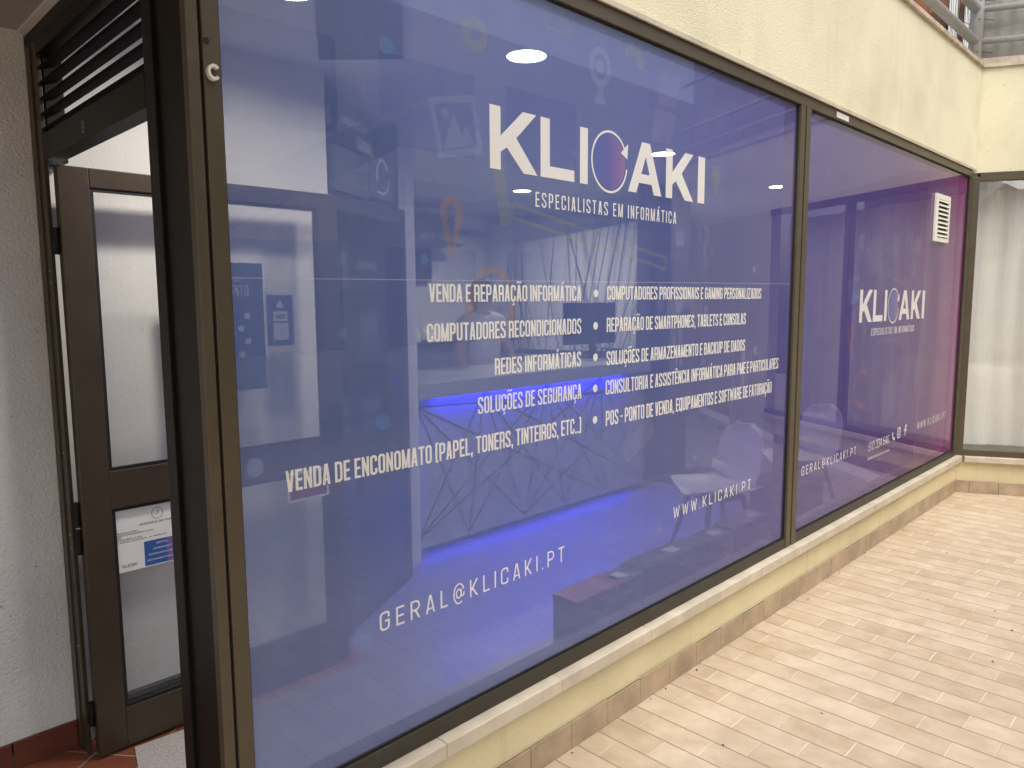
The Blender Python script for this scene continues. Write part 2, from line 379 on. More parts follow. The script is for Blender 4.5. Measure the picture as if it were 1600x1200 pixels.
_acc = {'Á': ('A', 'a'), 'Ã': ('A', 't'), 'Ç': ('C', 'c'), 'Õ': ('O', 't'), 'Ê': ('E', '^'), 'Ó': ('O', 'a'), 'Í': ('I', 'a'), 'É': ('E', 'a')}
def glyph(ch, w, s, r):
    """polygons in a box (width, 0..1); returns (polys, width)"""
    if ch in _acc:
        base, a = _acc[ch]; P, ww = glyph(base, w, s, r); c = ww / 2; P = list(P)
        if a == 'a': P += [[(c - .04, 1.08), (c + .06, 1.08), (c + .16, 1.25), (c + .03, 1.25)]]
        if a == 't': P += pl([(c - .18, 1.10), (c - .08, 1.20), (c + .08, 1.12), (c + .18, 1.22)], .07)
        if a == '^': P += pl([(c - .15, 1.08), (c, 1.2), (c + .15, 1.08)], .07)
        if a == 'c': P += pl([(c, -.0), (c + .02, -.09), (c + .09, -.12, .05), (c + .06, -.21, .05), (c - .08, -.21)], .06)
        return P, ww
    L, Rx, B, T = s / 2, w - s / 2, s / 2, 1 - s / 2; m = .5
    q = lambda pts, c=False: pl(pts, s, c)
    if ch == 'A':
        h = s * .52; return dg(h, 0, w / 2 - .02, 1, s) + dg(w - h, 0, w / 2 + .02, 1, s) + [[(w * .25, .2), (w * .75, .2), (w * .70, .2 + s * .85), (w * .30, .2 + s * .85)]], w
    if ch == 'B': return q([(0, B), (Rx, B, r), (Rx, m, r), (L, m)]) + q([(L, m), (Rx - .01, m, r), (Rx - .01, T, r), (0, T)]) + q([(L, 0), (L, 1)]), w
    if ch == 'C': return q([(Rx, .67), (Rx, T, r), (L, T, r), (L, B, r), (Rx, B, r), (Rx, .33)]), w
    if ch == 'D': return q([(0, B), (Rx, B, r), (Rx, T, r), (0, T)]) + q([(L, 0), (L, 1)]), w
    if ch == 'E': k = w * .86; return q([(L, 0), (L, 1)]) + q([(L, B), (k, B)]) + q([(L, m), (k * .93, m)]) + q([(L, T), (k, T)]), k
    if ch == 'F': k = w * .84; return q([(L, 0), (L, 1)]) + q([(L, m), (k * .93, m)]) + q([(L, T), (k, T)]), k
    if ch == 'G': return q([(Rx, .67), (Rx, T, r), (L, T, r), (L, B, r), (Rx, B, r), (Rx, m), (w * .52, m)]), w
    if ch == 'H': return q([(L, 0), (L, 1)]) + q([(Rx, 0), (Rx, 1)]) + q([(L, m), (Rx, m)]), w
    if ch == 'I': return q([(L, 0), (L, 1)]), s
    if ch == 'J': return q([(Rx, 1), (Rx, B, r), (L, B, r), (L, .3)]), w
    if ch == 'K': return q([(L, 0), (L, 1)]) + dg(L + s * .4, .36, w - s * .55, 1, s) + dg(w - s * .55, 0, L + s * .75, .56, s), w
    if ch == 'L': k = w * .82; return q([(L, 0), (L, 1)]) + q([(L, B), (k, B)]), k
    if ch == 'M':
        k = w * 1.28; return q([(L, 0), (L, 1)]) + q([(k - L, 0), (k - L, 1)]) + dg(k / 2 - .01, 0.02, L + .02, 1, s * .8) + dg(k / 2 + .01, 0.02, k - L - .02, 1, s * .8), k
    if ch == 'N': return q([(L, 0), (L, 1)]) + q([(Rx, 0), (Rx, 1)]) + dg(Rx, 0, L, 1, s * .85), w
    if ch == 'O': return q([(Rx, T, r), (L, T, r), (L, B, r), (Rx, B, r)], True), w
    if ch == '0': return glyph('O', w, s, r)
    if ch == 'P': return q([(L, .44), (Rx, .44, r), (Rx, T, r), (0, T)]) + q([(L, 0), (L, 1)]), w
    if ch == 'Q': return glyph('O', w, s, r)[0] + dg(w * .98, -.06, w * .6, .24, s * .8), w
    if ch == 'R': return q([(0, T), (Rx, T, r), (Rx, .47, r), (L, .47)]) + q([(L, 0), (L, 1)]) + (q([(w * .5, .47), (Rx, .45, r), (Rx, 0)]) if w < .5 else dg(w - s * .5, 0, w * .5, .48, s)), w
    if ch == 'S': return q([(Rx, .72), (Rx, T, r), (L, T, r), (L, .64, r), (Rx, .36, r), (Rx, B, r), (L, B, r), (L, .28)]), w
    if ch == 'T': k = w * .95; return q([(0, T), (k, T)]) + q([(k / 2, 0), (k / 2, T)]), k
    if ch == 'U': return q([(L, 1), (L, B, r), (Rx, B, r), (Rx, 1)]), w
    if ch == 'V': return dg(w / 2 - .02, 0, s * .52, 1, s) + dg(w / 2 + .02, 0, w - s * .52, 1, s), w
    if ch == 'W':
        k = w * 1.4; e = s * .45; return dg(k * .28, 0, e, 1, s * .9) + dg(k * .28, 0, k / 2, .9, s * .8) + dg(k * .72, 0, k / 2, .9, s * .8) + dg(k * .72, 0, k - e, 1, s * .9), k
    if ch == 'X': return dg(s * .5, 0, w - s * .5, 1, s) + dg(w - s * .5, 0, s * .5, 1, s), w
    if ch == 'Y': return dg(w / 2, .42, s * .5, 1, s) + dg(w / 2, .42, w - s * .5, 1, s) + q([(w / 2, 0), (w / 2, .5)]), w
    if ch == 'Z': return q([(0, T), (w, T)]) + q([(0, B), (w, B)]) + dg(s * .55, s * .5, w - s * .55, 1 - s * .5, s), w
    if ch == '1': return q([(w * .6, 0), (w * .6, 1)]) + q([(w * .2, .8), (w * .6, .95)]), w * .75
    if ch == '2': return q([(L, .7), (L, T, r), (Rx, T, r), (Rx, .55, r), (L, B), (w, B)]), w
    if ch == '3': return q([(L, .74), (L, T, r), (Rx, T, r), (Rx, .52, r * .8), (w * .4, .52)]) + q([(w * .4, .52), (Rx, .52, r * .8), (Rx, B, r), (L, B, r), (L, .26)]), w
    if ch == '4': return q([(Rx - .08, 0), (Rx - .08, 1)]) + q([(0, .26), (w, .26)]) + dg(s * .5, .26, w * .55, 1, s), w
    if ch == '5': return q([(w, T), (L, T), (L, .55), (Rx, .57, r), (Rx, B, r), (L, B, r), (L, .26)]), w
    if ch == '6': return q([(Rx, .76), (Rx, T, r), (L, T, r), (L, B, r), (Rx, B, r), (Rx, .56, r), (L, .56)]), w
    if ch == '9': return q([(L, .24), (L, B, r), (Rx, B, r), (Rx, T, r), (L, T, r), (L, .44, r), (Rx, .44)]), w
    if ch == '7': return q([(0, T), (w - s * .3, T)]) + dg(w * .35, 0, w - s * .6, 1, s), w
    if ch == '8': return q([(Rx, m, r), (Rx, T, r), (L, T, r), (L, m, r)], True) + q([(Rx, m, r), (Rx, B, r), (L, B, r), (L, m, r)], True), w
    if ch == '.': return [[(0, 0), (s, 0), (s, s), (0, s)]], s
    if ch == ',': return [[(0, 0), (s * .3, -.13), (s * .75, -.13), (s, s), (0, s)]], s
    if ch == ':': return [[(0, .1), (s, .1), (s, .1 + s), (0, .1 + s)], [(0, .6), (s, .6), (s, .6 + s), (0, .6 + s)]], s
    if ch == '-': return [[(0, .42), (w * .55, .42), (w * .55, .42 + s * .8), (0, .42 + s * .8)]], w * .55
    if ch == '(': return q([(w * .5, T + .05), (L, T + .05, r), (L, B - .05, r), (w * .5, B - .05)]), w * .5
    if ch == ')': return q([(0, T + .05), (w * .5 - L, T + .05, r), (w * .5 - L, B - .05, r), (0, B - .05)]), w * .5
    if ch == '@':
        k = w * 1.35; c = k / 2; ss = s * .8
        return arc(c, .47, c - ss / 2, .56, -55, -340, ss) + arc(c - .02, .47, c * .42, .24, 0, 360, ss) + pl([(c + c * .42 - .02, .72), (c + c * .44, .28, .08), (k - ss / 2 - .02, .30, .1), (k - ss / 2, .50)], ss), k
    if ch == '/': return dg(s * .4, -.05, w * .6, 1.05, s * .8), w * .7
    return [], w * .55
_gc = {}
def union(polys):
    vs = []; fs = []
    for p in polys:
        ar = sum(p[i][0] * p[(i + 1) % len(p)][1] - p[(i + 1) % len(p)][0] * p[i][1] for i in range(len(p)))
        if abs(ar) < 1e-9: continue
        if ar < 0: p = p[::-1]
        fs.append(list(range(len(vs), len(vs) + len(p)))); vs += [Vector(a) for a in p]
    if not fs: return [], []
    ov, oe, of, _, _, orig = delaunay_2d_cdt(vs, [], fs, 0, 1e-5)
    src = [[vs[i] for i in f] for f in fs]
    def inside(c):
        for p in src:
            hit = False; j = len(p) - 1
            for i in range(len(p)):
                a, b = p[i], p[j]
                if (a[1] > c[1]) != (b[1] > c[1]) and c[0] < (b[0] - a[0]) * (c[1] - a[1]) / (b[1] - a[1]) + a[0]: hit = not hit
                j = i
            if hit: return True
        return False
    keep = [tuple(f) for f in of if inside((sum(ov[i][0] for i in f) / len(f), sum(ov[i][1] for i in f) / len(f)))]
    return [tuple(v) for v in ov], keep
def gcache(ch, w, s, r):
    k = (ch, w, s, r)
    if k not in _gc:
        P, ww = glyph(ch, w, s, r); _gc[k] = (*union(P), ww)
    return _gc[k]
def text(mb, string, x0, x1, z0, z1, put, w=.40, s=.135, r=.13, gap=.075, space=.2, width=None):
    """fit a line of text into x0..x1, baseline z0, cap height to z1; put(x,z)->3-D"""
    adv = []; x = 0
    for ch in string:
        if ch == ' ': adv.append((None, x)); x += space; continue
        v, f, ww = gcache(ch, w, s, r); adv.append(((v, f), x)); x += ww + gap
    tot = x - gap; sx = (x1 - x0) / tot; h = z1 - z0
    if width: sx = width * h
    for g, xx in adv:
        if g: mb.tris([(x0 + (xx + p[0]) * sx, z0 + p[1] * h) for p in g[0]], g[1], put)
    return mb

# =================================================================== SETTING
IN = -0.12            # floor level of the entrance and the shop
HD = R_(117); EX, EY = -math.cos(HD), -math.sin(HD)      # direction of the end wall, from the inner corner outwards
EC = Vector((5.9, 0, 0)); EDIR = Vector((EX, EY, 0)); EN = Vector((EY, -EX, 0))   # EN points to the courtyard (-x side)
def ew(t, d, z): 
    p = EC + EDIR * t + EN * d; return (p.x, p.y, z)

struct(MB().box(-12, 14, -9, 0.02, -.2, 0).build('ground', 'patio_tile'))
struct(MB().box(-7, .40, 0.021, 1.55, -.3, IN).box(.401, 1.15, 1.23, 1.55, -.3, IN).build('entrance_floor', 'terracotta'))
struct(MB().box(1.151, 11, .07, 6, -.3, IN).box(.401, 1.150, .07, 1.229, -.3, IN).build('shop_floor', 'shop_floor_mat'))
struct(MB().box(.02, 11, .07, 6, 2.58, 2.68).build('shop_ceiling', 'ceiling_paint'))
struct(MB().box(-4.5, -.069, -2.4, .259, 2.47, 3.2).box(-4.5, -.031, .26, 1.62, 2.47, 3.2).build('soffit', 'soffit_render'))

# ---- passage wall left of the door
w = thing('passage_wall', 'rough grey plastered passage wall left of the open door', 'wall', (-3, 1.5, IN))
MB().box(-7, -.0125, 1.452, 1.6, IN + .10, 2.47).build('plaster', 'passage_render', w)
sk = MB()
x = -.0130
while x > -3.2:
    sk.box(x - .205, x, 1.438, 1.452, IN, IN + .105 + random.uniform(-.004, .004)); x -= .209
sk.build('tile_skirting', 'terracotta_skirt', w, bevel=.003)
# ---- shop walls
w = MB().box(0.0, 1.15, 1.452, 1.6, IN, 2.58).box(1.05, 1.15, 1.6, 2.5, IN, 2.58).box(1.15, 1.99, 2.42, 2.52, IN, 2.58).build('inner_wall', 'shop_render')
tag(w, 'white textured inside wall behind the open door leaf', 'wall')
b = MB().box(.06, 1.16, 1.425, 1.451, IN, IN + .14).build('skirting_board', 'charcoal', w)
w = MB().box(1.995, 2.11, 2.05, 6, IN, 2.58).build('partition_wall', 'white_paint'); tag(w, 'narrow white wall end between the shelf cabinet and the reception counter', 'wall')
w = MB().box(2.11, 9.5, 5.0, 5.1, IN, 2.58).build('back_wall', 'white_paint'); tag(w, 'pale back wall of the shop behind the person', 'wall')
MB().box(2.111, 5.6, 4.96, 4.999, 2.30, 2.36).build('wall_trunking', 'dark_panel', w)
w = thing('dark_wall', 'dark painted wall panel right of the counter with framed notices', 'wall', (5.2, 2.3, IN))
MB().box(4.86, 5.58, 2.26, 2.36, IN, 2.578).build('panel', 'dark_panel', w)
MB().box(5.48, 5.58, 2.362, 4.99, IN, 2.578).build('return_panel', 'white_paint', w)
w = thing('far_wall', 'dark far wall of the shop with a doorway in it', 'wall', (7, 4.1, IN))
MB().box(5.585, 8.95, 4.1, 4.2, IN, 2.578).build('panel', 'dark_panel', w)
MB().box(8.0, 8.72, 4.075, 4.098, IN, 1.98).build('door', 'grey_box', w)
# slanting wall at the right with white skirting
def sw(t, d, z):
    a = Vector((9.05, 4.2, 0)); dr = Vector((-.626, -.780, 0)); n = Vector((-.780, .626, 0)); p = a + dr * t + n * d; return (p.x, p.y, z)
def slab(mb, fn, t0, t1, d0, d1, z0, z1):
    v = [fn(t, d, z) for z in (z0, z1) for t, d in ((t0, d0), (t1, d0), (t1, d1), (t0, d1))]
    return mb.add(v, [(0, 3, 2, 1), (4, 5, 6, 7), (0, 1, 5, 4), (1, 2, 6, 5), (2, 3, 7, 6), (3, 0, 4, 7)])
w = slab(MB(), sw, -.1, 4.85, -.1, 0, IN, 2.578).build('slanting_wall', 'dark_panel'); tag(w, 'dark slanting wall with white skirting at the right end of the shop', 'wall')
slab(MB(), sw, 0, 4.85, .001, .02, IN, IN + .09).build('skirting_board', 'white_paint', w)
slab(MB(), sw, 2.6, 3.1, .001, .05, IN + .1, 2.5).build('pilaster', 'grey_box', w)

# ---- yellow facade wall above and below the shop window
w = thing('facade_wall', 'cream rendered wall above the printed shop window', 'wall', (3, 0, 2.5))
MB().box(-.068, 5.9, -.025, .09, 2.512, 3.265).build('render_coat', 'cream_render', w)
MB().box(-.03, .09, .091, 1.62, 2.462, 3.2).build('door_lintel', 'passage_render', w)
MB().box(-.068, 5.9, -.034, -.0255, 2.505, 2.522).build('drip_edge', 'limestone', w)
MB().box(-.068, 5.895, -.045, .25, 3.266, 3.292).build('coping', 'coping_stone', w)
MB().box(-.068, 12, .252, 3.0, 3.0, 3.2).build('terrace_slab', 'stair_concrete', w)
w = thing('window_plinth', 'low cream plinth with pale stone sill under the shop window', 'wall', (3, 0, 0))
MB().box(.0, 5.9, -.020, .06, .0, .252).build('render_coat', 'cream_render_low', w)
sm = MB(); x = .0
for L in (.55, .50, .52, .9, .45, .62, .42, .8, .6, .54):
    x1 = min(5.9, x + L); sm.box(x, x1 - .0008, -.062, .06, .2525 , .300 + random.uniform(-.001, .001)); x = x1
    if x >= 5.9: break
sm.build('stone_sill', 'limestone', w, bevel=.004)
def strip_tiles(name, fn, t1, parent, top=.098):
    mb = MB(); t = .11 - .2045; rr = random.Random(3)
    while t < t1:
        slab(mb, fn, max(0, t + .0012), min(t1, t + .2033), .025, .031 + rr.uniform(0, .001), 0.0005, top + rr.uniform(-.003, .003)); t += .2045
    slab(MB(), fn, 0, t1, .0207, .0245, .0004, top - .004).build('skirting_mortar', 'dark_wood', parent)
    return mb.build(name, 'skirting_tile', parent, bevel=.0015)
strip_tiles('tile_skirting', lambda t, d, z: (t, -d, z), 5.9, w)

# ---- end wall
w = thing('end_wall', 'cream rendered wall across the end of the courtyard above the curtained window', 'wall', tuple(EC) )
slab(MB(), ew, -.02, 4.5, -.12, .0, 2.495, 3.265).build('render_coat', 'cream_render', w)
slab(MB(), ew, -.02, 4.5, -.15, .02, 3.266, 3.288).build('coping', 'limestone', w)
slab(MB(), ew, .02, 4.5, -.15, -.03, 3.289, 3.345).build('kerb_stone', 'coping_stone', w)
slab(MB(), ew, 2.4, 4.5, -.12, .0, .0, 2.494).build('pier', 'cream_render', w)
w = thing('end_plinth', 'low cream plinth with stone sill under the curtained window', 'wall', tuple(EC))
slab(MB(), ew, .0, 2.4, -.1, .0205, .0, .252).build('render_coat', 'cream_render_low', w)
slab(MB(), ew, .06, 2.4, -.1, .058, .2525, .297).build('stone_sill', 'limestone', w, bevel=.004)
strip_tiles('tile_skirting', ew, 2.4, w)

# =================================================================== SHOP WINDOW
GX0, GX1, MX0, MX1, GX2 = .003, 2.800, 2.800, 2.912, 5.792
GB, GT = .352, 2.456
sw_ = thing('shop_window', 'long two-pane shop window covered in blue and purple printed film', 'shop window', (0, 0, .30))
fr = MB()
fr.box(0, 5.82, -.022, .06, GT, 2.511)                       # head
fr.box(GX1 - .0, GX1 + .048, -.024, .06, .302, GT - .001); fr.box(MX1 - .05, MX1, -.024, .06, .302, GT - .001)
fr.box(GX1 + .048, MX1 - .05, .0, .06, .302, GT - .001)
fr.box(GX2, 5.86, -.022, .06, .302, GT - .001)
fr.box(-.034, .003, -.024, .06, -.1, 3.26)
fr.build('frame', 'bronze_frame', sw_, bevel=.002)
MB().box(.004, GX1 - .001, -.021, .06, .301, GB).box(MX1 + .001, GX2 - .001, -.021, .06, .301, GB).build('bottom_rail', 'bronze_dark', sw_, bevel=.002)
g = MB()
for a, b in ((GX0, GX1), (MX1, GX2)):
    g.box(a, b, -.012, -.006, GB + .0005, GB + .006).box(a, b, -.012, -.006, GT - .006, GT - .0005).box(a + .0005, a + .006, -.012, -.006, GB, GT).box(b - .006, b - .0005, -.012, -.006, GB, GT)
g.build('gasket', 'gasket', sw_)
def fp(y): return lambda x, z: (x, y, z)
films = []
for a, b in ((GX0, GX1), (MX1, GX2)):
    y = -.008; MB().add([(a, y, GB), (b, y, GB), (b, y, GT), (a, y, GT)], [(0, 1, 2, 3)]).build('glass_pane', 'window_glass', sw_)
    y = 0.0; films.append(MB().add([(a, y, GB), (b, y, GB), (b, y, GT), (a, y, GT)], [(0, 1, 2, 3)]).build('window_film', 'film_print', sw_))
films[0]['label'] = 'blue printed film with a list of services'; films[1]['label'] = 'purple printed film with the small logo'
F1, F2 = films
YL = -.0016; YI = -.0008
def line(film, string, x0, x1, z0, z1, **k):
    return text(MB(), string, x0, x1, z0, z1, fp(YL), **k).build('lettering', 'letter_print', film)
BE = dict(w=.385, s=.128, r=.13, gap=.06, space=.17)
line(F1, 'VENDA E REPARAÇÃO INFORMÁTICA', .563, 1.210, 1.546, 1.596, **BE)
line(F1, 'COMPUTADORES RECONDICIONADOS', .553, 1.211, 1.437, 1.488, **BE)
line(F1, 'REDES INFORMÁTICAS', .808, 1.211, 1.328, 1.378, **BE)
line(F1, 'SOLUÇÕES DE SEGURANÇA', .738, 1.214, 1.217, 1.268, **BE)
line(F1, 'VENDA DE ENCONOMATO (PAPEL, TONERS, TINTEIROS, ETC..)', .121, 1.213, 1.101, 1.153, **BE)
line(F1, 'COMPUTADORES PROFISSIONAIS E GAMING PERSONALIZADOS', 1.350, 2.496, 1.549, 1.597, **BE)
line(F1, 'REPARAÇÃO DE SMARTPHONES, TABLETS E CONSOLAS', 1.350, 2.357, 1.437, 1.487, **BE)
line(F1, 'SOLUÇÕES DE ARMAZENAMENTO E BACKUP DE DADOS', 1.350, 2.357, 1.320, 1.370, **BE)
line(F1, 'CONSULTORIA E ASSISTÊNCIA INFORMÁTICA PARA PME E PARTICULARES', 1.347, 2.694, 1.216, 1.268, **BE)
line(F1, 'POS - PONTO DE VENDA, EQUIPAMENTOS E SOFTWARE DE FATURAÇÃO', 1.349, 2.631, 1.105, 1.159, **BE)
bl = MB()
for z in (1.571, 1.461, 1.353, 1.245, 1.135): MB().add([(x, YL, zz) for x, zz in disc(1.288, z, .0125, .0135)], [tuple(range(20))]).build('bullet_dot', 'letter_print', F1)
SUB = dict(w=.38, s=.105, r=.13, gap=.2, space=.34)
line(F1, 'ESPECIALISTAS EM INFORMÁTICA', .988, 1.778, 1.836, 1.881, **SUB)
URL = dict(w=.56, s=.105, r=.27, gap=.36, space=.5)
line(F1, 'GERAL@KLICAKI.PT', .374, 1.126, .670, .723, **URL)
line(F1, 'WWW.KLICAKI.PT', 1.797, 2.451, .670, .718, **URL)
def logo(film, X, z0, z1):
    """X maps logo units (0 = left of K, 1 = right of last I) to metres"""
    h = z1 - z0; Z = lambda t: z0 + t * h; st = .0365
    P = []
    def K(a, b):   # bold K between a and b
        s = .037
        return [[(a, 0), (a + s, 0), (a + s, 1), (a, 1)], [(a + s * .8, .26), (a + s * 1.9, .42), (b - .002, 1), (b - .052, 1), (a + s * .8, .50)], [(b - .050, 0), (b + .002, 0), (a + s * 2.15, .64), (a + s * 1.2, .46)]]
    P += K(0, .168)
    P += [[(.182, 0), (.318, 0), (.318, .2), (.182, .2)], [(.182, 0), (.218, 0), (.218, 1), (.182, 1)]]
    P += [[(.342, 0), (.376, 0), (.376, 1), (.342, 1)]]
    a, b = .566, .742; c = (a + b) / 2
    P += [[(a, 0), (a + .042, 0), (c + .018, 1), (c - .020, 1)], [(b - .042, 0), (b, 0), (c + .022, 1), (c - .016, 1)], [(a + .04, .2), (b - .04, .2), (b - .062, .38), (a + .062, .38)]]
    P += K(.766, .928)
    P += [[(.957, 0), (1, 0), (1, 1), (.957, 1)]]
    v, f = union(P); MB().tris([(X(p[0]), Z(p[1])) for p in v], f, fp(YL)).build('logo_letters', 'letter_print', film)
    c = .4765; rx = .0855; ry = .58
    ring = arc(c, .485, rx, ry, 22, 352, .012, 48)
    ring = []
    for k in range(54):
        a0 = R_(28 + k * 6); a1 = R_(28 + (k + 1) * 6)
        q = lambda aa, u: (c + (rx - .006 * u) * math.cos(aa), .485 + (ry - .042 * u) * math.sin(aa))
        ring.append([q(a0, 0), q(a1, 0), q(a1, 1), q(a0, 1)])
    ring.append([(c + rx * .80 - .016, .70), (c + rx * .98, .60), (c + rx * .98 + .004, .90)])
    v, f = union(ring); MB().tris([(X(p[0]), Z(p[1])) for p in v], f, fp(YL)).build('logo_ring', 'letter_print', film)
    d = MB().add([(X(p[0]) , YI, Z(p[1])) for p in disc(c, .485, rx * .86, ry * .88, 40)], [tuple(range(40))])
    # local gradient: object origin at the disc's left edge
    me = d.build('logo_disc', 'logo_disc', film)
    x0 = X(c - rx); wd = X(c + rx) - x0
    for vv in me.data.vertices: vv.co.x = (vv.co.x - x0) / wd
    me.location.x = x0; me.scale.x = wd
logo(F1, lambda t: .796 + t * 1.184, 1.929, 2.108)
logo(F2, lambda t: 3.711 + t * 1.196, 1.408, 1.597)
line(F2, 'ESPECIALISTAS EM INFORMÁTICA', 3.917, 4.706, 1.325, 1.368, **SUB)
line(F2, 'GERAL@KLICAKI.PT', 3.007, 3.760, .632, .680, **URL)
line(F2, 'WWW.KLICAKI.PT', 4.900, 5.582, .632, .684, **URL)
line(F2, '910 334 646', 3.966, 4.327, .617, .672, w=.46, s=.085, r=.17, gap=.12, space=.26)
line(F2, '*CHAMADA PARA REDE MOVEL NACIONAL', 3.945, 4.350, .562, .577, w=.46, s=.11, r=.15, gap=.16, space=.3)
# small symbols after the number: handset, camera badge, letter f
p = MB(); v, f = union(arc(4.435, .665, .045, .036, 190, 260, .016) + [disc(4.392, .668, .012), disc(4.428, .632, .012)]); p.tris(v, f, fp(YL)); p.build('phone_symbol', 'letter_print', F2)
p = MB(); v, f = union(pl([(4.487, .628, .014), (4.543, .628, .014), (4.543, .692, .014), (4.487, .692, .014)], .009, True) + arc(4.515, .66, .014, .016, 0, 360, .008) + [disc(4.533, .681, .004)]); p.tris(v, f, fp(YL)); p.build('camera_symbol', 'letter_print', F2)
p = MB(); v, f = union(pl([(4.643, .622), (4.643, .690, .02), (4.668, .690)], .015) + [[(4.622, .655), (4.667, .655), (4.667, .668), (4.622, .668)]]); p.tris(v, f, fp(YL)); p.build('letter_symbol', 'letter_print', F2)
p = MB(); v, f = union(arc(3.975, .662, .035, .046, 130, 240, .018)); p.tris(v, f, fp(YI)); p.build('icon_handset', 'icon_sky', F2)
# film joint
MB().add([(GX0, YI, 1.601), (GX1, YI, 1.6185), (GX1, YI, 1.6208), (GX0, YI, 1.6035)], [(0, 1, 2, 3)]).build('film_seam', 'seam_edge', F1)
MB().add([(MX1, YI, 1.6145), (GX2, YI, 1.6145), (GX2, YI, 1.6165), (MX1, YI, 1.6165)], [(0, 1, 2, 3)]).build('film_seam', 'icon_lilac', F2)
# faint printed icons
def rot(pts, cx, cz, deg, sx=1.0, sz=1.0):
    c, s = math.cos(R_(deg)), math.sin(R_(deg)); return [(cx + (x * c - z * s) * sx, cz + (x * s + z * c) * sz) for x, z in pts]
def icon(film, name, m, polys, y=YI):
    v, f = union(polys); return MB().tris(v, f, fp(y)).build(name, m, film)
def rp(polys, cx, cz, deg=0, k=1.0): return [rot([(x * k, z * k) for x, z in p], cx, cz, deg) for p in polys]
PLAY = [p for p in arc(0, 0, .036, .036, 0, 360, .026, 30)] + [[(-.024, -.03), (-.012, -.03), (-.012, .03), (-.024, .03)], [(-.02, .03), (.0, .014), (.026, .03), (.0, .046)], [(-.02, -.03), (.026, -.03), (.0, -.014), (-.01, -.02)]]
ENV = pl([(-.06, -.042), (.06, -.042), (.06, .042), (-.06, .042)], .008, True) + pl([(-.06, .042), (0, -.005), (.06, .042)], .006) + pl([(-.06, -.042), (-.015, .005)], .005) + pl([(.06, -.042), (.015, .005)], .005)
PAD = [rot(disc(0, 0, .045, .028), -.045, 0, 60), rot(disc(0, 0, .045, .028), .045, 0, -60), [(-.055, -.005), (.055, -.005), (.05, .035), (-.05, .035)]]
WEBCAM = arc(0, 0, .046, .050, 0, 360, .022, 30) + [disc(0, 0, .022), [(-.012, -.055), (.012, -.055), (.02, -.1), (-.02, -.1)], [(-.03, -.1), (.03, -.1), (.03, -.112), (-.03, -.112)]]
LAPTOP = [[(-.06, .01), (.055, .03), (.065, .15), (-.05, .13)], [(-.075, -.12), (.05, -.10), (.06, .012), (-.065, -.008)]]
BUB = arc(0, 0, .036, .040, 0, 360, .009, 28) + [[(-.008, -.038), (.012, -.036), (.004, -.062)]]
BULB = [disc(0, .012, .032, .04), [(-.014, -.03), (.014, -.03), (.012, -.062), (-.012, -.062)]]
PICT = pl([(-.075, -.07), (.075, -.07), (.075, .07), (-.075, .07)], .018, True) + [[(-.06, -.055), (-.005, .035), (.02, -.055)], [(.0, -.055), (.03, .0), (.06, -.055)], disc(-.035, .035, .014)]
PHONE = [[(-.024, -.085), (.024, -.085), (.024, .085), (-.024, .085)]]
PIN = arc(0, .04, .026, .030, -50, 230, .022, 26) + [[(-.032, .02), (-.012, .012), (0, -.03), (.012, .012), (.032, .02), (0, -.085)]]
HEAD = arc(0, 0, .085, .095, -10, 200, .022, 26) + [disc(-.085, -.03, .02, .04), disc(.085, -.03, .02, .04)]
MAG = arc(0, 0, .026, .032, 0, 360, .008, 26) + pl([(-.016, -.032), (-.05, -.085)], .012)
SCREEN = pl([(-.17, -.1), (.17, -.1), (.17, .1), (-.17, .1)], .016, True) + [[(-.03, -.1), (.03, -.1), (.045, -.17), (-.045, -.17)], [(-.075, -.17), (.075, -.17), (.075, -.182), (-.075, -.182)]]
WIFI = arc(0, 0, .02, .02, 20, 110, .01, 10) + arc(0, 0, .045, .045, 20, 110, .01, 14) + arc(0, 0, .07, .07, 20, 110, .01, 16)
for nm, m, P, x, z, a, k in (('icon_play', 'icon_olive', PLAY, .742, 2.285, -8, 1.0), ('icon_envelope', 'icon_olive', ENV, 1.09, 2.418, 5, .95), ('icon_gamepad', 'icon_olive', PAD, 1.50, 2.395, -18, .75),
    ('icon_webcam', 'icon_ice', WEBCAM, 1.306, 2.315, 0, 1.05), ('icon_laptop', 'icon_lilac', LAPTOP, 1.70, 2.235, -8, 1.05), ('icon_bubble', 'icon_lilac', BUB, 1.973, 2.248, 0, 1),
    ('icon_bulb', 'icon_olive', BULB, 2.068, 2.035, 0, 1.05), ('icon_picture', 'icon_ice', PICT, .672, 2.026, 12, 1.0), ('icon_phone', 'icon_olive', PHONE, .845, 1.855, 12, 1.0),
    ('icon_pin', 'icon_orange', PIN, .648, 1.745, 0, 1.15), ('icon_headset', 'icon_orange', HEAD, .80, 1.545, -10, 1.0), ('icon_magnifier', 'icon_lilac', MAG, 2.025, 1.745, 0, 1.15),
    ('icon_gamepad', 'icon_lilac', PAD, 1.86, 1.525, -12, 1.7), ('icon_monitor', 'icon_olive', pl([(-.42, -.02), (.42, -.02), (.42, .02), (-.42, .02)], .012, True), 1.30, 1.75, -9, 1.0),
    ('icon_keyboard', 'icon_lilac', [[(-.09, -.05), (.09, -.03), (.09, .05), (-.09, .03)]], 1.55, 1.03, 20, 1.1), ('icon_pin', 'icon_lilac', PIN, 1.80, 1.37, 0, 1.1), ('icon_bubble', 'icon_lilac', BUB, 1.985, 1.80, 0, 1.0)):
    icon(F1, nm, m, rp(P, x, z, a, k))
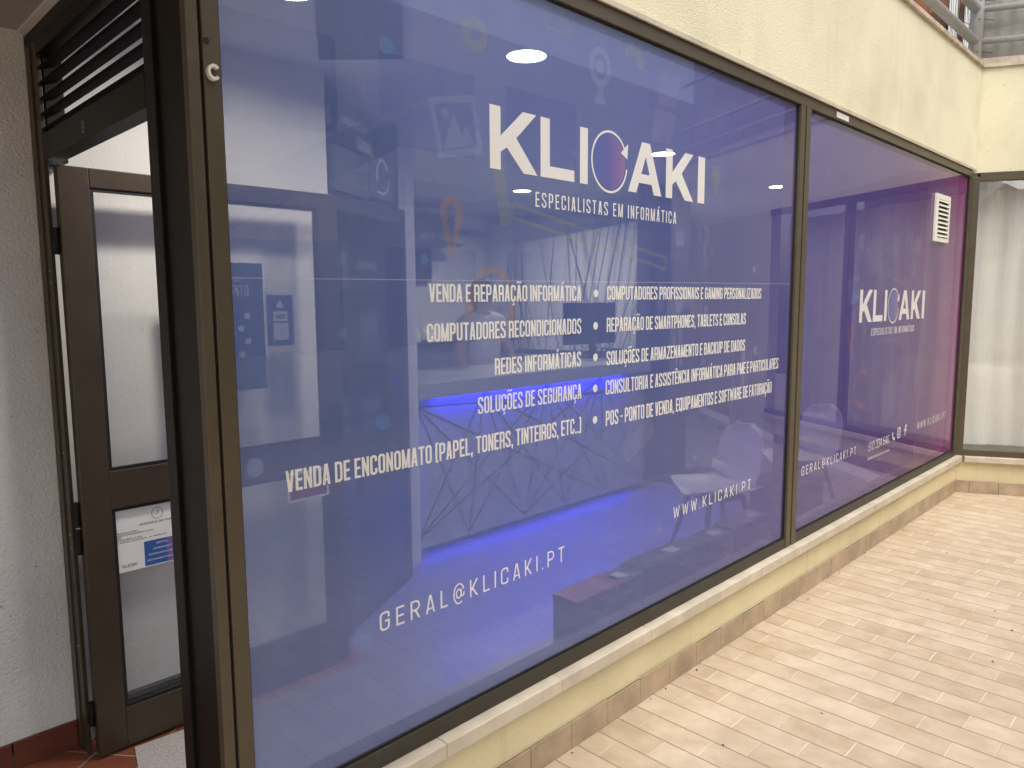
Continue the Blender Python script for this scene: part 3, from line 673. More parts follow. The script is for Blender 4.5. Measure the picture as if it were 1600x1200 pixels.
for nm, m, P, x, z, a, k in (('icon_play', 'icon_ice', PLAY, 3.70, 1.865, 0, .95), ('icon_envelope', 'icon_rose', ENV, 4.055, 1.99, 8, .95), ('icon_gamepad', 'icon_lilac', PAD, 4.49, 1.955, -15, .75),
    ('icon_picture', 'icon_lilac', pl([(-.1, -.08), (.1, -.08), (.1, .08), (-.1, .08)], .03, True) + [[(-.08, -.06), (.08, -.06), (.08, .06), (-.08, .06)]], 3.91, 1.79, 16, 1.0), ('icon_webcam', 'icon_lilac', WEBCAM, 4.276, 1.87, 0, 1.1),
    ('icon_laptop', 'icon_lilac', LAPTOP, 4.68, 1.80, -8, 1.05), ('icon_bubble', 'icon_lilac', BUB, 4.95, 1.80, 0, 1.1), ('icon_picture', 'icon_sky', PICT, 3.62, 1.59, 12, .9), ('icon_pin', 'icon_rose', PIN, 3.60, 1.30, 0, 1.2),
    ('icon_headset', 'icon_rose', HEAD, 3.80, 1.02, 80, 1.2), ('icon_monitor', 'icon_lilac', SCREEN, 4.33, 1.18, -6, 1.0), ('icon_gamepad', 'icon_lilac', PAD, 4.83, 1.06, 70, 1.3), ('icon_sheet', 'icon_lilac', [[(-.12, -.13), (.12, -.1), (.12, .15), (-.12, .12)]], 4.28, .89, 4, 1.05),
    ('icon_wifi', 'icon_ice', WIFI, 3.70, .80, 0, .95), ('icon_magnifier', 'icon_lilac', MAG, 5.01, 1.32, 0, 1.2), ('icon_bulb', 'icon_rose', BULB, 5.02, 1.60, 0, 1.0), ('icon_phone', 'icon_olive', PHONE, 3.80, 1.39, 12, .7),
    ('icon_monitor', 'icon_olive', pl([(-.3, -.02), (.3, -.02), (.3, .02), (-.3, .02)], .012, True), 4.28, 1.68, -8, .9)):
    icon(F2, nm, m, rp(P, x, z, a, k))
for x, z, r in ((.442, 2.185, .022), (.741, 2.044, .014), (.400, 1.235, .022), (.329, .659, .022), (.547, .483, .018), (1.70, .646, .022), (2.103, .864, .016), (1.956, .896, .014), (2.422, 1.68, .018), (2.458, 1.313, .02), (2.016, 1.506, .018), (2.255, .399, .02), (2.0, 1.29, .014), (1.83, 1.30, .012), (.55, 1.66, .014), (1.17, 2.02, .012)):
    icon(F1, 'icon_dot', 'icon_sky' if x < 1.6 else 'icon_ice', [disc(x, z, r, r, 16)])
for x, z, r in ((3.2, 2.19, .022), (3.45, 1.9, .02), (3.3, 1.45, .016), (3.5, 1.05, .016), (4.0, .75, .014), (4.55, .98, .014), (4.95, 1.03, .016), (5.2, 1.5, .016), (5.05, .85, .014), (3.95, .95, .018), (4.6, 1.15, .012), (3.42, 1.75, .012), (3.75, 2.2, .014)):
    icon(F2, 'icon_dot', 'icon_lilac', [disc(x, z, r, r, 16)])
# ventilation grille fixed through the second pane
v = MB(); x0, x1, z0, z1 = 4.972, 5.302, 1.935, 2.258
v.box(x0, x1, -.024, -.0085, z0, z0 + .03).box(x0, x1, -.024, -.0085, z1 - .035, z1).box(x0, x0 + .055, -.024, -.0085, z0 + .03, z1 - .035).box(x1 - .035, x1, -.024, -.0085, z0 + .03, z1 - .035)
v.build('vent_frame', 'white_plastic', sw_, bevel=.002)
v = MB()
for k in range(9):
    z = z0 + .047 + k * .0297; v.add([(x0 + .055, -.030, z - .012), (x1 - .035, -.030, z - .012), (x1 - .035, -.012, z + .009), (x0 + .055, -.012, z + .009), (x0 + .055, -.027, z - .0135), (x1 - .035, -.027, z - .0135), (x1 - .035, -.0095, z + .006), (x0 + .055, -.0095, z + .006)], [(0, 1, 2, 3), (7, 6, 5, 4), (0, 4, 5, 1), (2, 6, 7, 3), (0, 3, 7, 4), (1, 5, 6, 2)])
v.build('vent_slats', 'white_plastic', sw_)
MB().box(x0 + .05, x1 - .03, -.0088, -.0084, z0 + .028, z1 - .033).build('vent_backing', 'gasket', sw_)
MB().box(3.214, 3.372, -.0245, -.0222, 2.466, 2.494).build('paper_sticker', 'sticker_white', sw_)
# white cable clip on the corner post
cp = MB()
for k in range(22):
    a0, a1 = R_(40 + 280 * k / 22), R_(40 + 280 * (k + 1) / 22)
    q = lambda a, rr: (-.0165 + rr * math.cos(a), 2.021 + rr * 1.2 * math.sin(a))
    cp.prism([q(a0, .008), q(a0, .0135), q(a1, .0135), q(a1, .008)], 'y', -.036, -.0245)
cp.build('cable_clip', 'white_plastic', sw_)
h = MB(); h.lathe([(.007, 0), (.007, .0006)], (0, 0, 0), 14)
h.v = [(-.026 + a, -.0243 - c, 2.083 + b) for a, b, c in h.v]; h.build('screw_hole', 'gasket', sw_)
MB().box(-.066, -.040, -.022, .004, -.1, 3.26).build('corner_post', 'bronze_frame', sw_, bevel=.002)
MB().box(-.0398, -.0342, -.012, .03, -.1, 3.26).build('post_slot', 'gasket', sw_)
# inside ledge at the foot of the glass
lg = MB().box(.03, 5.86, .061, .38, IN, .150).build('window_ledge', 'shop_floor_mat'); tag(lg, 'low grey ledge inside along the foot of the shop window', 'ledge')

# =================================================================== ENTRANCE DOOR (plane x = 0)
d = thing('entrance_door', 'dark bronze entrance door standing open beside the printed window', 'door', (0, .85, IN))
fm = MB()
fm.box(-.012, .012, 1.40, 1.451, IN, 2.415).box(-.006, .008, 1.345, 1.3995, IN, 2.415)          # far jamb, stepped
fm.build('door_jamb', 'door_bronze', d, bevel=.002)
fm = MB().box(-.004, .05, .330, .390, IN, 2.46).box(.006, .012, .02, .3295, IN, 2.46).box(-.006, .0055, .13, .20, IN, 2.46)
fm.build('side_panel', 'black_frame', d, bevel=.002)
tm = MB().box(-.005, .05, .3905, 1.3445, 2.03, 2.115).box(-.005, .05, .3905, 1.3445, 2.375, 2.415).box(-.005, .05, .02, 1.451, 2.4155, 2.462).box(.0125, .07, 1.345, 1.451, 2.03, 2.415)
tm.build('transom', 'black_frame', d, bevel=.002)
for k in range(5):
    z = 2.140 + k * .0500
    MB().add([(.000, .391, z - .014), (.000, 1.344, z - .014), (.050, 1.344, z + .004), (.050, .391, z + .004), (.000, .391, z - .003), (.000, 1.344, z - .003), (.050, 1.344, z + .015), (.050, .391, z + .015)],
             [(0, 3, 2, 1), (4, 5, 6, 7), (0, 1, 5, 4), (2, 3, 7, 6), (0, 4, 7, 3), (1, 2, 6, 5)]).build('louvre_slat', 'louvre_black', d)
text(MB(), '9', .905, .882, 2.048, 2.083, lambda y, z: (-.0062, y, z), w=.5, s=.14, r=.2).build('house_number', 'house_brass', d)
# leaf, swung inwards, parallel to the facade
LY = 1.283; LT = 2.012; LB = IN + .012
lf = MB()
lf.box(.016, .112, LY, LY + .045, LB, LT).box(.99, 1.085, LY, LY + .045, LB, LT)
lf.box(.112, .99, LY, LY + .045, 1.945, LT).box(.112, .99, LY, LY + .045, .805, .945).box(.112, .99, LY, LY + .045, LB, .042)
leaf = lf.build('door_leaf', 'door_bronze', d, bevel=.003)
for a, b in ((.042, .805), (.945, 1.945)):
    MB().add([(.112, LY + .02, a), (.99, LY + .02, a), (.99, LY + .02, b), (.112, LY + .02, b)], [(0, 1, 2, 3)]).build('door_glass', 'door_glass', leaf)
    MB().box(.112, .99, LY + .006, LY + .016, a, a + .012).box(.112, .99, LY + .006, LY + .016, b - .012, b).box(.112, .124, LY + .006, LY + .016, a + .012, b - .012).box(.978, .99, LY + .006, LY + .016, a + .012, b - .012).build('glazing_bead', 'gasket', leaf)
for z in (1.76, .80, .70, .05):
    MB().tube([(.008, LY + .034, z - .045), (.008, LY + .034, z + .045)], .011, 12).box(-.004, .0155, LY + .04, LY + .046, z - .045, z + .045).build('hinge', 'black_frame', leaf)
for z in (1.66, 1.62, 1.02, .72, .67, .30):
    h = MB().lathe([(.004, 0), (.0035, .0015)], (0, 0, 0), 10); h.v = [(-.0062 - c, 1.372 + a, z + b) for a, b, c in h.v]; h.build('screw_head', 'steel', d)
h = MB().box(.06, .09, LY - .05, LY - .035, .98, 1.12)
MB().box(1.02, 1.05, LY - .055, LY - .04, .90, 1.10).box(1.027, 1.043, LY - .04, LY, .92, .94).box(1.027, 1.043, LY - .04, LY, 1.06, 1.08).build('door_handle', 'black_plastic', leaf)

# sheets fixed to the leaf
PY = LY + .0175
def sheet(name, label, cat, x0, x1, z0, z1, m, y=PY):
    return tag(MB().box(x0, x1, y - .001, y, z0, z1).build(name, m), label, cat)
def on(y): return lambda x, z: (x, y, z)
nt_ = sheet('opening_hours_sheet', 'white opening hours sheet with blue box on the lower door glass', 'notice', .118, .430, .556, .797, 'paper')
ty = PY - .0016
MB().box(.218, .430, PY - .0014, PY - .0011, .560, .655).build('blue_box', ['ink_blue'], nt_)
MB().box(.30, .430, PY - .0018, PY - .00145, .560, .655).build('purple_box', 'ink_purple', nt_)
v, f = union(arc(.272, .757, .020, .021, 0, 360, .0016, 30) + pl([(.2745, .772), (.2745, .757), (.265, .750)], .0016)); MB().tris(v, f, on(ty)).build('clock_drawing', 'ink', nt_)
TN = dict(w=.7, s=.15, r=.2, gap=.2, space=.4)
text(MB(), 'HORÁRIO DE FUNCIONAMENTO', .207, .42, .7205, .7275, on(ty), **TN).build('printed_text', 'ink', nt_)
for s_, z, x1 in (('REQUERENTE (NOME):', .7015, .20), ('NOME ESTABELECIMENTO: KLICAKI', .693, .255), ('NIF:', .6845, .145), ('CODIGO CAE:', .676, .215), ('LOCALIZAÇÃO: A PONTE', .6675, .30)):
    text(MB(), s_, .128, x1, z, z + .0055, on(ty), **TN).build('printed_text', 'ink', nt_)
text(MB(), 'KLICAKI', .140, .190, .573, .584, on(ty), w=.8, s=.16, r=.2, gap=.16, space=.6).build('printed_text', 'ink', nt_)
for s_, z, x0, x1 in (('ABERTURA', .638, .262, .302), ('ENCERRAMENTO', .618, .250, .316), ('ENCERRAMENTO SEMANAL', .598, .232, .345), ('ENCERRAMENTO PARA ALMOÇO', .577, .226, .36)):
    text(MB(), s_, x0, x1, z, z + .0065, on(PY - .0024), **TN).build('white_text', 'sticker_white', nt_)
po = sheet('opening_hours_poster', 'dark opening hours poster with round dots on the upper door glass', 'poster', .40, .738, 1.192, 1.706, 'poster_blue')
text(MB(), 'HORÁRIO DE', .43, .66, 1.628, 1.652, on(ty), w=.5, s=.1, r=.2, gap=.35, space=.5).build('poster_text', 'grey_print', po); text(MB(), 'FUNCIONAMENTO', .42, .675, 1.572, 1.618, on(ty), w=.4, s=.11, r=.14, gap=.1, space=.3).build('poster_text', 'grey_print', po)
text(MB(), 'KLICAKI', .45, .60, 1.238, 1.262, on(ty), w=.7, s=.15, r=.2, gap=.16).build('poster_text', 'grey_print', po)
for x_, z_ in ((.665, 1.494), (.637, 1.444), (.665, 1.391), (.637, 1.338)): MB().add([(a, ty, b) for a, b in disc(x_, z_, .0135)], [tuple(range(20))]).build('poster_dot', 'grey_print', po)
for z_ in (1.485, 1.435, 1.385, 1.33): text(MB(), '9:00', .46, .56, z_, z_ + .02, on(ty), w=.5, s=.1, r=.2, gap=.2).build('poster_text', 'grey_print', po)
wn = sheet('warning_notice', 'small blue warning notice with triangle beside the dark poster', 'notice', .744, .876, 1.360, 1.585, 'grey_print')
MB().box(.751, .869, PY - .0015, PY - .0011, 1.368, 1.577).build('blue_panel', 'poster_blue', wn)
v, f = union([[(.79, 1.525), (.83, 1.525), (.81, 1.56)]]); MB().tris(v, f, on(PY - .0022)).build('warning_triangle', 'grey_print', wn)
v, f = union([[(.778, 1.468), (.842, 1.468), (.842, 1.510), (.778, 1.510)], [(.776, 1.39), (.846, 1.39), (.846, 1.462), (.776, 1.462)]]); MB().tris(v, f, on(PY - .0022)).build('text_panel', 'grey_print', wn)
text(MB(), 'AVISO', .790, .832, 1.480, 1.498, on(PY - .0030), w=.6, s=.2, r=.2, gap=.18).build('notice_text', 'ink', wn)
fb = sheet('red_door_label', 'white label with red band under the middle door rail', 'notice', .800, 1.0, .688, .818, 'sticker_white', LY - .001)
MB().box(.812, .99, LY - .0035, LY - .0022, .700, .748).build('red_band', 'sign_red', fb); MB().box(.812, .99, LY - .0035, LY - .0022, .754, .806).build('grey_band', 'grey_box', fb)
cs = MB(); v, f = union([disc(.660, .868, .036, .042, 24)]); cs.tris(v, f, on(LY - .0012)); cs = cs.build('round_door_sticker', 'grey_print'); tag(cs, 'round pale sticker on the middle rail of the open door', 'sticker')
# granite slab let into the tiles at the threshold
sl_ = MB().prism([(.13, 1.27), (.36, 1.25), (.39, 1.10), (.39, .3), (.18, .3), (.05, .95)], 'z', IN + .001, IN + .006).build('threshold_slab', 'granite'); tag(sl_, 'speckled grey granite slab set in red tiles at the doorway', 'slab')

# =================================================================== CURTAINED WINDOW
cw = thing('curtained_window', 'bronze framed window with pale curtain on the end wall', 'window', tuple(EC))
q = MB(); slab(q, ew, -.03, .055, -.06, .018, .300, 2.462); slab(q, ew, .055, 2.4, -.06, .018, 2.432, 2.494); slab(q, ew, .055, 2.4, -.06, .018, .298, .345); slab(q, ew, 1.25, 1.31, -.06, .017, .345, 2.432)
q.build('frame', 'bronze_frame', cw, bevel=.002)
MB().add([ew(.055, 0, .345), ew(2.4, 0, .345), ew(2.4, 0, 2.432), ew(.055, 0, 2.432)], [(0, 1, 2, 3)]).build('glass_pane', 'curtain_glass', cw)
def cur(u, v):
    t = .02 + 2.3 * u; z = .36 + 2.02 * v
    d_ = -.18 + .013 * math.sin(t * 38 + 1.5 * math.sin(v * 3)) * (.5 + .5 * v) + .018 * math.sin(t * 13 + v * 1.4) - .01 * math.exp(-((v - .33) / .02) ** 2)
    return ew(t, d_, z)
cu = MB().grid(cur, 150, 40).build('curtain', 'curtain_cloth', smooth=True); tag(cu, 'pale greenish white curtain hanging behind the end window', 'curtain')
bk = slab(MB(), ew, -.05, 2.5, -1.3, -1.2, -.1, 2.49).build('room_wall', 'white_paint'); tag(bk, 'plain pale room wall behind the curtain', 'wall')

# =================================================================== UPSTAIRS RAILING AND BEYOND
rl = thing('railing', 'grey galvanised pipe railing above the cream wall', 'railing', (5.9, .05, 3.29))
P0 = (6.02, .06)
MB().tube([(P0[0], P0[1], 3.28), (P0[0], P0[1], 4.35)], .048, 14).build('post', 'galv', rl, smooth=True)
for z in (3.50, 3.735, 4.3):
    MB().tube([(0.3, P0[1], z), (P0[0], P0[1], z)], .034, 12).build('rail', 'galv', rl, smooth=True)
    a = ew(0, -.09, z); b = ew(4.4, -.09, z); MB().tube([(P0[0], P0[1], z), b], .024, 12).build('rail', 'galv', rl, smooth=True)
for x in (.3, 3.1): MB().tube([(x, P0[1], 3.28), (x, P0[1], 4.35)], .03, 12).build('post', 'galv', rl, smooth=True)
me_ = MB(); x = 2.6
while x < 6.0: 
    me_.tube([(x, .10, 3.29), (x + random.uniform(-.02, .02), .105, 3.8), (x + random.uniform(-.03, .03), .10, 4.3)], .0022, 5); x += .062
for z in (3.36, 3.62, 3.86, 4.1): me_.tube([(2.6 + k * .34, .1, z + .03 * math.sin(k * 1.3)) for k in range(11)], .0022, 5)
for k in range(7): me_.tube([(4.2 + k * .27, .09, 3.95), (4.45 + k * .27, .12, 3.6), (4.5 + k * .3, .1, 3.3)], .0018, 5)
for z in (3.42, 3.66, 3.80): me_.tube([(P0[0] - .05, P0[1] - .03, z - .01), (P0[0], P0[1] - .036, z), (P0[0] + .05, P0[1] - .02, z + .015), (P0[0] + .13, P0[1] - .09, z + .012)], .004, 6)
me_ = me_.build('wire_netting', 'wire'); tag(me_, 'thin wire netting tied behind the pipe railing', 'netting')
sc_ = MB()
def scr(u, v): return ew(.06 + 4.3 * u, -.22 + .006 * math.sin(u * 260), 3.30 + 1.3 * v)
sc_.grid(scr, 300, 2); sc_ = sc_.build('screen_sheet', 'screen_grey'); tag(sc_, 'weathered grey corrugated screen behind the corner railing', 'screen')
bd = thing('timber_building', 'brown timber clad building with white posts seen above the wall', 'building', (12, 2, 0))
def bpanel(name, m, y0, y1, z0, z1, x0=12.0, x1=12.3): MB().box(x0, x1, y0, y1, z0, z1).build(name, m, bd)
bpanel('slatted_base', 'slat_green', -3, 6, 3.0, 5.30, 12.05)
bpanel('brown_cladding', 'plank_brown', -3, 6, 5.301, 5.82, 12.05)
bpanel('orange_cladding', 'plank_orange', -3, 6, 5.821, 8.0, 12.05)
for y in (1.76, 1.58): bpanel('white_post', 'white_paint', y, y + .105 - (.03 if y < 1.7 else 0), 3.0, 8.0, 11.9, 12.04)
for k in range(14): bpanel('dark_slat', 'black_frame', 1.9 + k * .2, 1.94 + k * .2, 3.0, 5.55, 11.95, 12.04)
for k in range(4): bpanel('brown_board', 'plank_brown', 1.99 + .0 + k * .27, 2.17 + k * .27, 5.12, 5.55 + .03 * k, 11.96, 12.02) if k < 1 else None

# =================================================================== ACROSS THE COURTYARD (seen only in reflections)
op = thing('opposite_building', 'cream building on the other side of the courtyard', 'building', (4, -7, 0))
MB().box(-1, 14, -7.2, -7.0, 0, 5.6).build('wall', 'opposite_render', op)
for x in (.6, 3.0, 5.4, 7.8): 
    MB().box(x, x + 1.7, -6.998, -6.97, .9, 2.3).build('window', 'opening_dark', op); MB().box(x, x + 1.7, -6.998, -6.97, 3.7, 4.9).build('window', 'opening_dark', op)
MB().box(-1, 14, -6.999, -6.2, 2.9, 3.1).build('balcony_slab', 'stair_concrete', op)
st = thing('outdoor_ramp', 'sloping concrete ramp behind the photographer', 'ramp', (1.5, -3.2, 0))
MB().prism([(-.6, .95), (3.4, 3.03), (3.4, 3.25), (-.6, 1.17)], 'y', -4.2, -3.1).build('slab', 'opening_dark', st)

# =================================================================== INSIDE THE SHOP
# downlights
def downlight(x, y, label, pw=9):
    t = thing('ceiling_downlight', label, 'ceiling light', (x, y, 2.58), group='round ceiling downlights in the shop')
    MB().lathe([(.098, 0), (.098, -.006), (.084, -.010), (.084, 0)], (0, 0, 0), 32).build('trim_ring', 'white_paint', t, local=True)
    MB().lathe([(.0835, -.0095), (.06, -.0105), (0.001, -.0105)], (0, 0, 0), 32).build('diffuser', 'lamp_white', t, local=True)
    l = bpy.data.lights.new('downlight', 'AREA'); l.shape = 'DISK'; l.size = .16; l.energy = pw; l.color = (1, .94, .85); l.spread = R_(165)
    lo = bpy.data.objects.new('downlight', l); COL.objects.link(lo); lo.parent = t; lo.location = (0, 0, -.02)
for x, y, lb in ((.60, .74, 'round ceiling downlight above the open door at the top edge of the photo'), (1.64, .656, 'round ceiling downlight nearest the shop window'), (3.86, 1.44, 'round downlight shining through the logo letters'), (4.405, 3.356, 'small round downlight under the left foot of the logo'),
                 (5.97, 3.543, 'small round downlight behind the tagline lettering'), (5.95, 1.566, 'round downlight near the right edge of the first pane')):
    downlight(x, y, lb, 8.5 if x < 1 else 12 if x < 2 else 7 if y < 3 else 17)

# reception counter
ct = thing('reception_counter', 'white reception counter with crossing dark lines and blue light strips', 'counter', (3.35, 2.1, IN))
CX0, CX1, CY = 2.115, 4.62, 2.10
MB().box(CX0, CX1, CY, CY + .04, IN + .07, .944).box(CX0, CX0 + .04, CY + .04, 2.75, IN + .07, .944).box(CX1 - .04, CX1, CY + .04, 2.75, IN + .07, .944).build('front_panel', 'counter_white', ct)
MB().box(CX0 - .0, CX1 + .02, CY - .055, 2.8, .972, 1.032).box(CX0, CX1 + .02, CY - .055, CY - .035, .930, .972).build('worktop', 'counter_white', ct, bevel=.003)
MB().box(CX0, CX1, CY + .09, 2.7, IN, IN + .069).build('plinth', 'charcoal', ct)
ln = MB(); rr = random.Random(5); H0, H1 = IN + .09, .93
anch = [(CX0 + .02, H0 + .05), (CX0 + .45, H0), (CX0 + 1.0, H0), (CX0 + 1.45, H0), (CX0 + 1.95, H0), (CX1 - .03, H0 + .02), (CX0 + .02, H1 - .05), (CX0 + .6, H1), (CX0 + 1.25, H1), (CX0 + 1.9, H1), (CX1 - .02, H1 - .15)]
for i, j in ((0, 7), (0, 8), (0, 9), (6, 1), (6, 2), (6, 4), (6, 10), (1, 7), (1, 8), (2, 7), (2, 8), (2, 9), (3, 8), (3, 7), (3, 9), (4, 9), (4, 8), (5, 9), (5, 8), (5, 7), (4, 10), (5, 10), (2, 10), (0, 6)):
    a, b = anch[i], anch[j]; ln.bar((a[0], CY - .0006, a[1]), (b[0], CY - .0006, b[1]), .0075, .0010, (0, 1, 0))
ln.build('line_pattern', 'dark_line', ct)
led = MB().box(CX0 + .1, CX1 - .15, CY - .032, CY - .026, .955, .967); led.build('blue_light_strip', 'led_blue', ct)
MB().box(CX0 + .06, CX1 - .1, CY + .050, CY + .058, IN + .078, IN + .084).build('blue_light_strip', 'led_blue', ct)
def blue(x, y, z, sx, e, rx):
    l = bpy.data.lights.new('blue_strip_light', 'AREA'); l.shape = 'RECTANGLE'; l.size = sx; l.size_y = .02; l.energy = e; l.color = (.006, .006, 1)
    o = bpy.data.objects.new('blue_strip_light', l); COL.objects.link(o); o.location = (x - ct.location.x, y - ct.location.y, z - ct.location.z); o.rotation_euler = (rx, 0, 0); o.parent = ct
blue(3.28, CY - .011, .950, 2.0, 46, R_(3)); blue(3.35, CY + .052, IN + .074, 2.3, 3.2, R_(-20))

# corner display cabinet on a slant
CA = R_(30)
dc = thing('display_cabinet', 'tall dark glass fronted cabinet in the corner beside the door', 'cabinet', (1.185, 1.475, IN), CA)
B_ = lambda name, m, *b, **k: MB().box(*b).build(name, m, dc, local=True, **k)
B_('cabinet_top', 'dark_wood', 0, .86, 0, .42, 2.10, 2.185); B_('cabinet_base', 'dark_wood', 0, .86, 0, .42, 0, .10)
MB().box(0, .045, 0, .42, .10, 2.10).box(.815, .86, 0, .42, .10, 2.10).build('cabinet_side', 'dark_wood', dc, local=True)
B_('cabinet_back', 'dark_wood', .045, .815, .40, .42, .10, 2.10)
for z in (.55, .95, 1.35, 1.72): B_('shelf', 'dark_wood', .045, .815, .03, .40, z, z + .02)
MB().add([(.045, .012, .1), (.815, .012, .1), (.815, .012, 2.1), (.045, .012, 2.1)], [(0, 1, 2, 3)]).build('glass_door', 'cabinet_glass', dc, local=True)
def cab(u, v, z): c, s = math.cos(CA), math.sin(CA); return (1.185 + u * c - v * s, 1.475 + u * s + v * c, IN + z)
def cbox(name, label, u0, u1, v0, v1, z0, z1, m, group=None):
    t = thing(name, label, 'box', cab(u0, v0, z0), CA, group)
    bx = MB().box(0, u1 - u0, 0, v1 - v0, 0.001, z1 - z0).build('carton', m, t, local=True, bevel=.002)
    return t, u1 - u0, z1 - z0
def cput(t, y): return lambda x, z: (x, y, z)
# graphics card box and monitor box standing on top of the cabinet
t, wd, hg = cbox('graphics_card_box', 'dark graphics card box stacked highest on top of the corner cabinet', .02, .40, -.02, .17, 2.40, 2.61, 'box_dark')
text(MB(), 'VENTUS 2X', .05, .32, .105, .14, cput(t, -.0015), w=.6, s=.16, r=.2, gap=.2).build('box_text', 'sticker_white', t, local=True)
MB().box(.20, wd, -.003, -.001, .002, .075).build('green_panel', 'box_green', t, local=True); text(MB(), '5060', .22, wd - .02, .015, .055, cput(t, -.005), w=.5, s=.1, r=.18, gap=.12).build('box_number', 'sticker_white', t, local=True)
MB().box(-.003, -.001, .02, .17, .09, .17).build('side_label', 'grey_print', t, local=True)
t, wd, hg = cbox('carton_box', 'plain dark carton under the graphics card box', .02, .38, -.01, .2, 2.186, 2.398, 'grey_box')
t, wd, hg = cbox('monitor_box', 'picture printed box at the right on top of the corner cabinet', .42, .80, .02, .2, 2.186, 2.46, 'box_dark')
MB().box(.03, wd - .03, -.003, -.001, .03, hg - .03).build('picture_panel', 'box_art', t, local=True)
v, f = union(arc(.18, .15, .07, .085, 30, 200, .02) + arc(.16, .12, .10, .06, -120, 20, .012)); MB().tris(v, f, cput(t, -.005)).build('picture_swirl', 'sticker_white', t, local=True)
for k, (u, z, a, b, m) in enumerate(((.08, 1.741, .3, .22, 'grey_box'), (.45, 1.741, .3, .18, 'box_dark'), (.1, 1.371, .26, .2, 'box_dark'), (.48, 1.371, .26, .24, 'grey_box'), (.12, .971, .22, .2, 'grey_box'), (.5, .971, .25, .16, 'box_art'), (.1, .571, .3, .22, 'box_dark'), (.5, .571, .22, .2, 'box_dark'))):
    lab = ('pale', 'dark')[m == 'box_dark']; row = ('top', 'second', 'third', 'lowest')[k // 2]; side = ('left', 'right')[k % 2]
    t, wd, hg = cbox('product_box', f'{lab} product box at the {side} of the {row} cabinet shelf', u, u + a, .12, .3, z, z + b, m, 'product boxes in the glass cabinet')
    MB().box(.03, wd - .03, -.003, -.001, hg * .55, hg * .8).build('box_label', 'grey_print', t, local=True)
bh = MB().prism([(1.02, 1.27), (.60, .60), (.80, .40), (1.27, 1.02)], 'z', 2.560, 2.5795).build('reflection_patch', 'dark_panel'); tag(bh, 'added dark patch under the shop ceiling near the door imitating a reflection', 'reflection patch')  # added dark sheet under the ceiling, imitates a dark reflection in the window

# string screen
sp = thing('string_screen', 'screen of criss-cross dark strings under a dark beam beside the counter', 'screen', (5.0, 4.1, IN))
A = Vector((4.90, 4.35)); D2 = Vector((5.46, 2.42))
MB().bar((A.x, A.y, 2.40), (D2.x, D2.y, 2.40), .05, .07).build('beam', 'dark_panel', sp)
MB().bar((A.x, A.y, 1.0), (D2.x, D2.y, 1.0), .05, .05).build('lower_beam', 'dark_panel', sp)
sg = MB(); rr = random.Random(11)
for k in range(24):
    a, b = rr.random(), rr.random(); b = max(0, min(1, a + rr.uniform(-.25, .25)))
    p = A.lerp(D2, a); q = A.lerp(D2, b); sg.tube([(p.x, p.y, 2.37), (q.x, q.y, 1.02)], .005, 5)
sg.build('strings', 'charcoal', sp)

# back worktop with things on it
wt = thing('back_worktop', 'dark edged high worktop along the back of the shop', 'worktop', (3.6, 4.6, IN))
MB().box(2.12, 5.3, 4.35, 4.95, 1.085, 1.12).build('top', 'charcoal', wt); MB().box(2.12, 5.3, 4.40, 4.95, .70, 1.084).build('drawer_front', 'grey_box', wt); [MB().box(a, a + .08, 4.4, 4.95, IN, .699).build('support', 'white_paint', wt) for a in (2.12, 3.7, 5.2)]
bo = thing('spray_bottle', 'clear pump bottle on the back worktop left of the person', 'bottle', (3.97, 4.45, 1.121))
MB().lathe([(.035, 0), (.038, .01), (.038, .10), (.025, .125), (.013, .135), (.013, .15)], (0, 0, 0), 16).build('bottle_body', 'white_plastic', bo, local=True, smooth=True); MB().tube([(0, 0, .15), (0, 0, .185)], .006, 8).tube([(0, 0, .185), (-.04, 0, .18)], .007, 8).build('pump', 'white_plastic', bo, local=True)
pp = MB().add([(4.12, 4.40, 1.123), (4.42, 4.40, 1.123), (4.42, 4.62, 1.27), (4.15, 4.62, 1.27), (4.12, 4.41, 1.121), (4.42, 4.41, 1.121), (4.42, 4.63, 1.268), (4.15, 4.63, 1.268)], [(0, 1, 2, 3), (7, 6, 5, 4), (0, 4, 5, 1), (1, 5, 6, 2), (2, 6, 7, 3), (3, 7, 4, 0)]).build('paper_stack', 'paper'); tag(pp, 'white sheets of paper leaning on the back worktop', 'papers')
# boxes and dark panel on the back wall
t = thing('graphics_card_box', 'dark product box with pale lettering on the wall shelf beyond the partition', 'box', (3.87, 4.62, 2.17))
MB().box(0, .78, 0, .25, 0, .30).build('carton', 'box_dark', t, local=True, bevel=.002); MB().box(.05, .30, -.003, -.001, .02, .04).build('pale_stripe', 'grey_print', t, local=True)
MB().box(.60, .76, -.003, -.001, .02, .09).build('green_panel', 'box_green', t, local=True)
text(MB(), '5070', .32, .5, .03, .085, cput(t, -.0015), w=.5, s=.1, r=.18, gap=.12).build('box_number', 'sticker_white', t, local=True)
sh = MB().box(3.8, 4.75, 4.58, 4.955, 2.14, 2.168).build('wall_shelf', 'charcoal'); tag(sh, 'dark wall shelf carrying the product box', 'shelf')
pn = MB().box(3.82, 4.55, 4.90, 4.955, 1.76, 2.139).build('wall_panel', 'box_dark'); tag(pn, 'dark square panel hanging below the wall shelf', 'panel')
pn = MB().box(3.82, 4.26, 4.90, 4.955, 1.36, 1.64).build('wall_screen', 'screen_black', bevel=.004); tag(pn, 'small black screen on the back wall left of the person', 'screen')

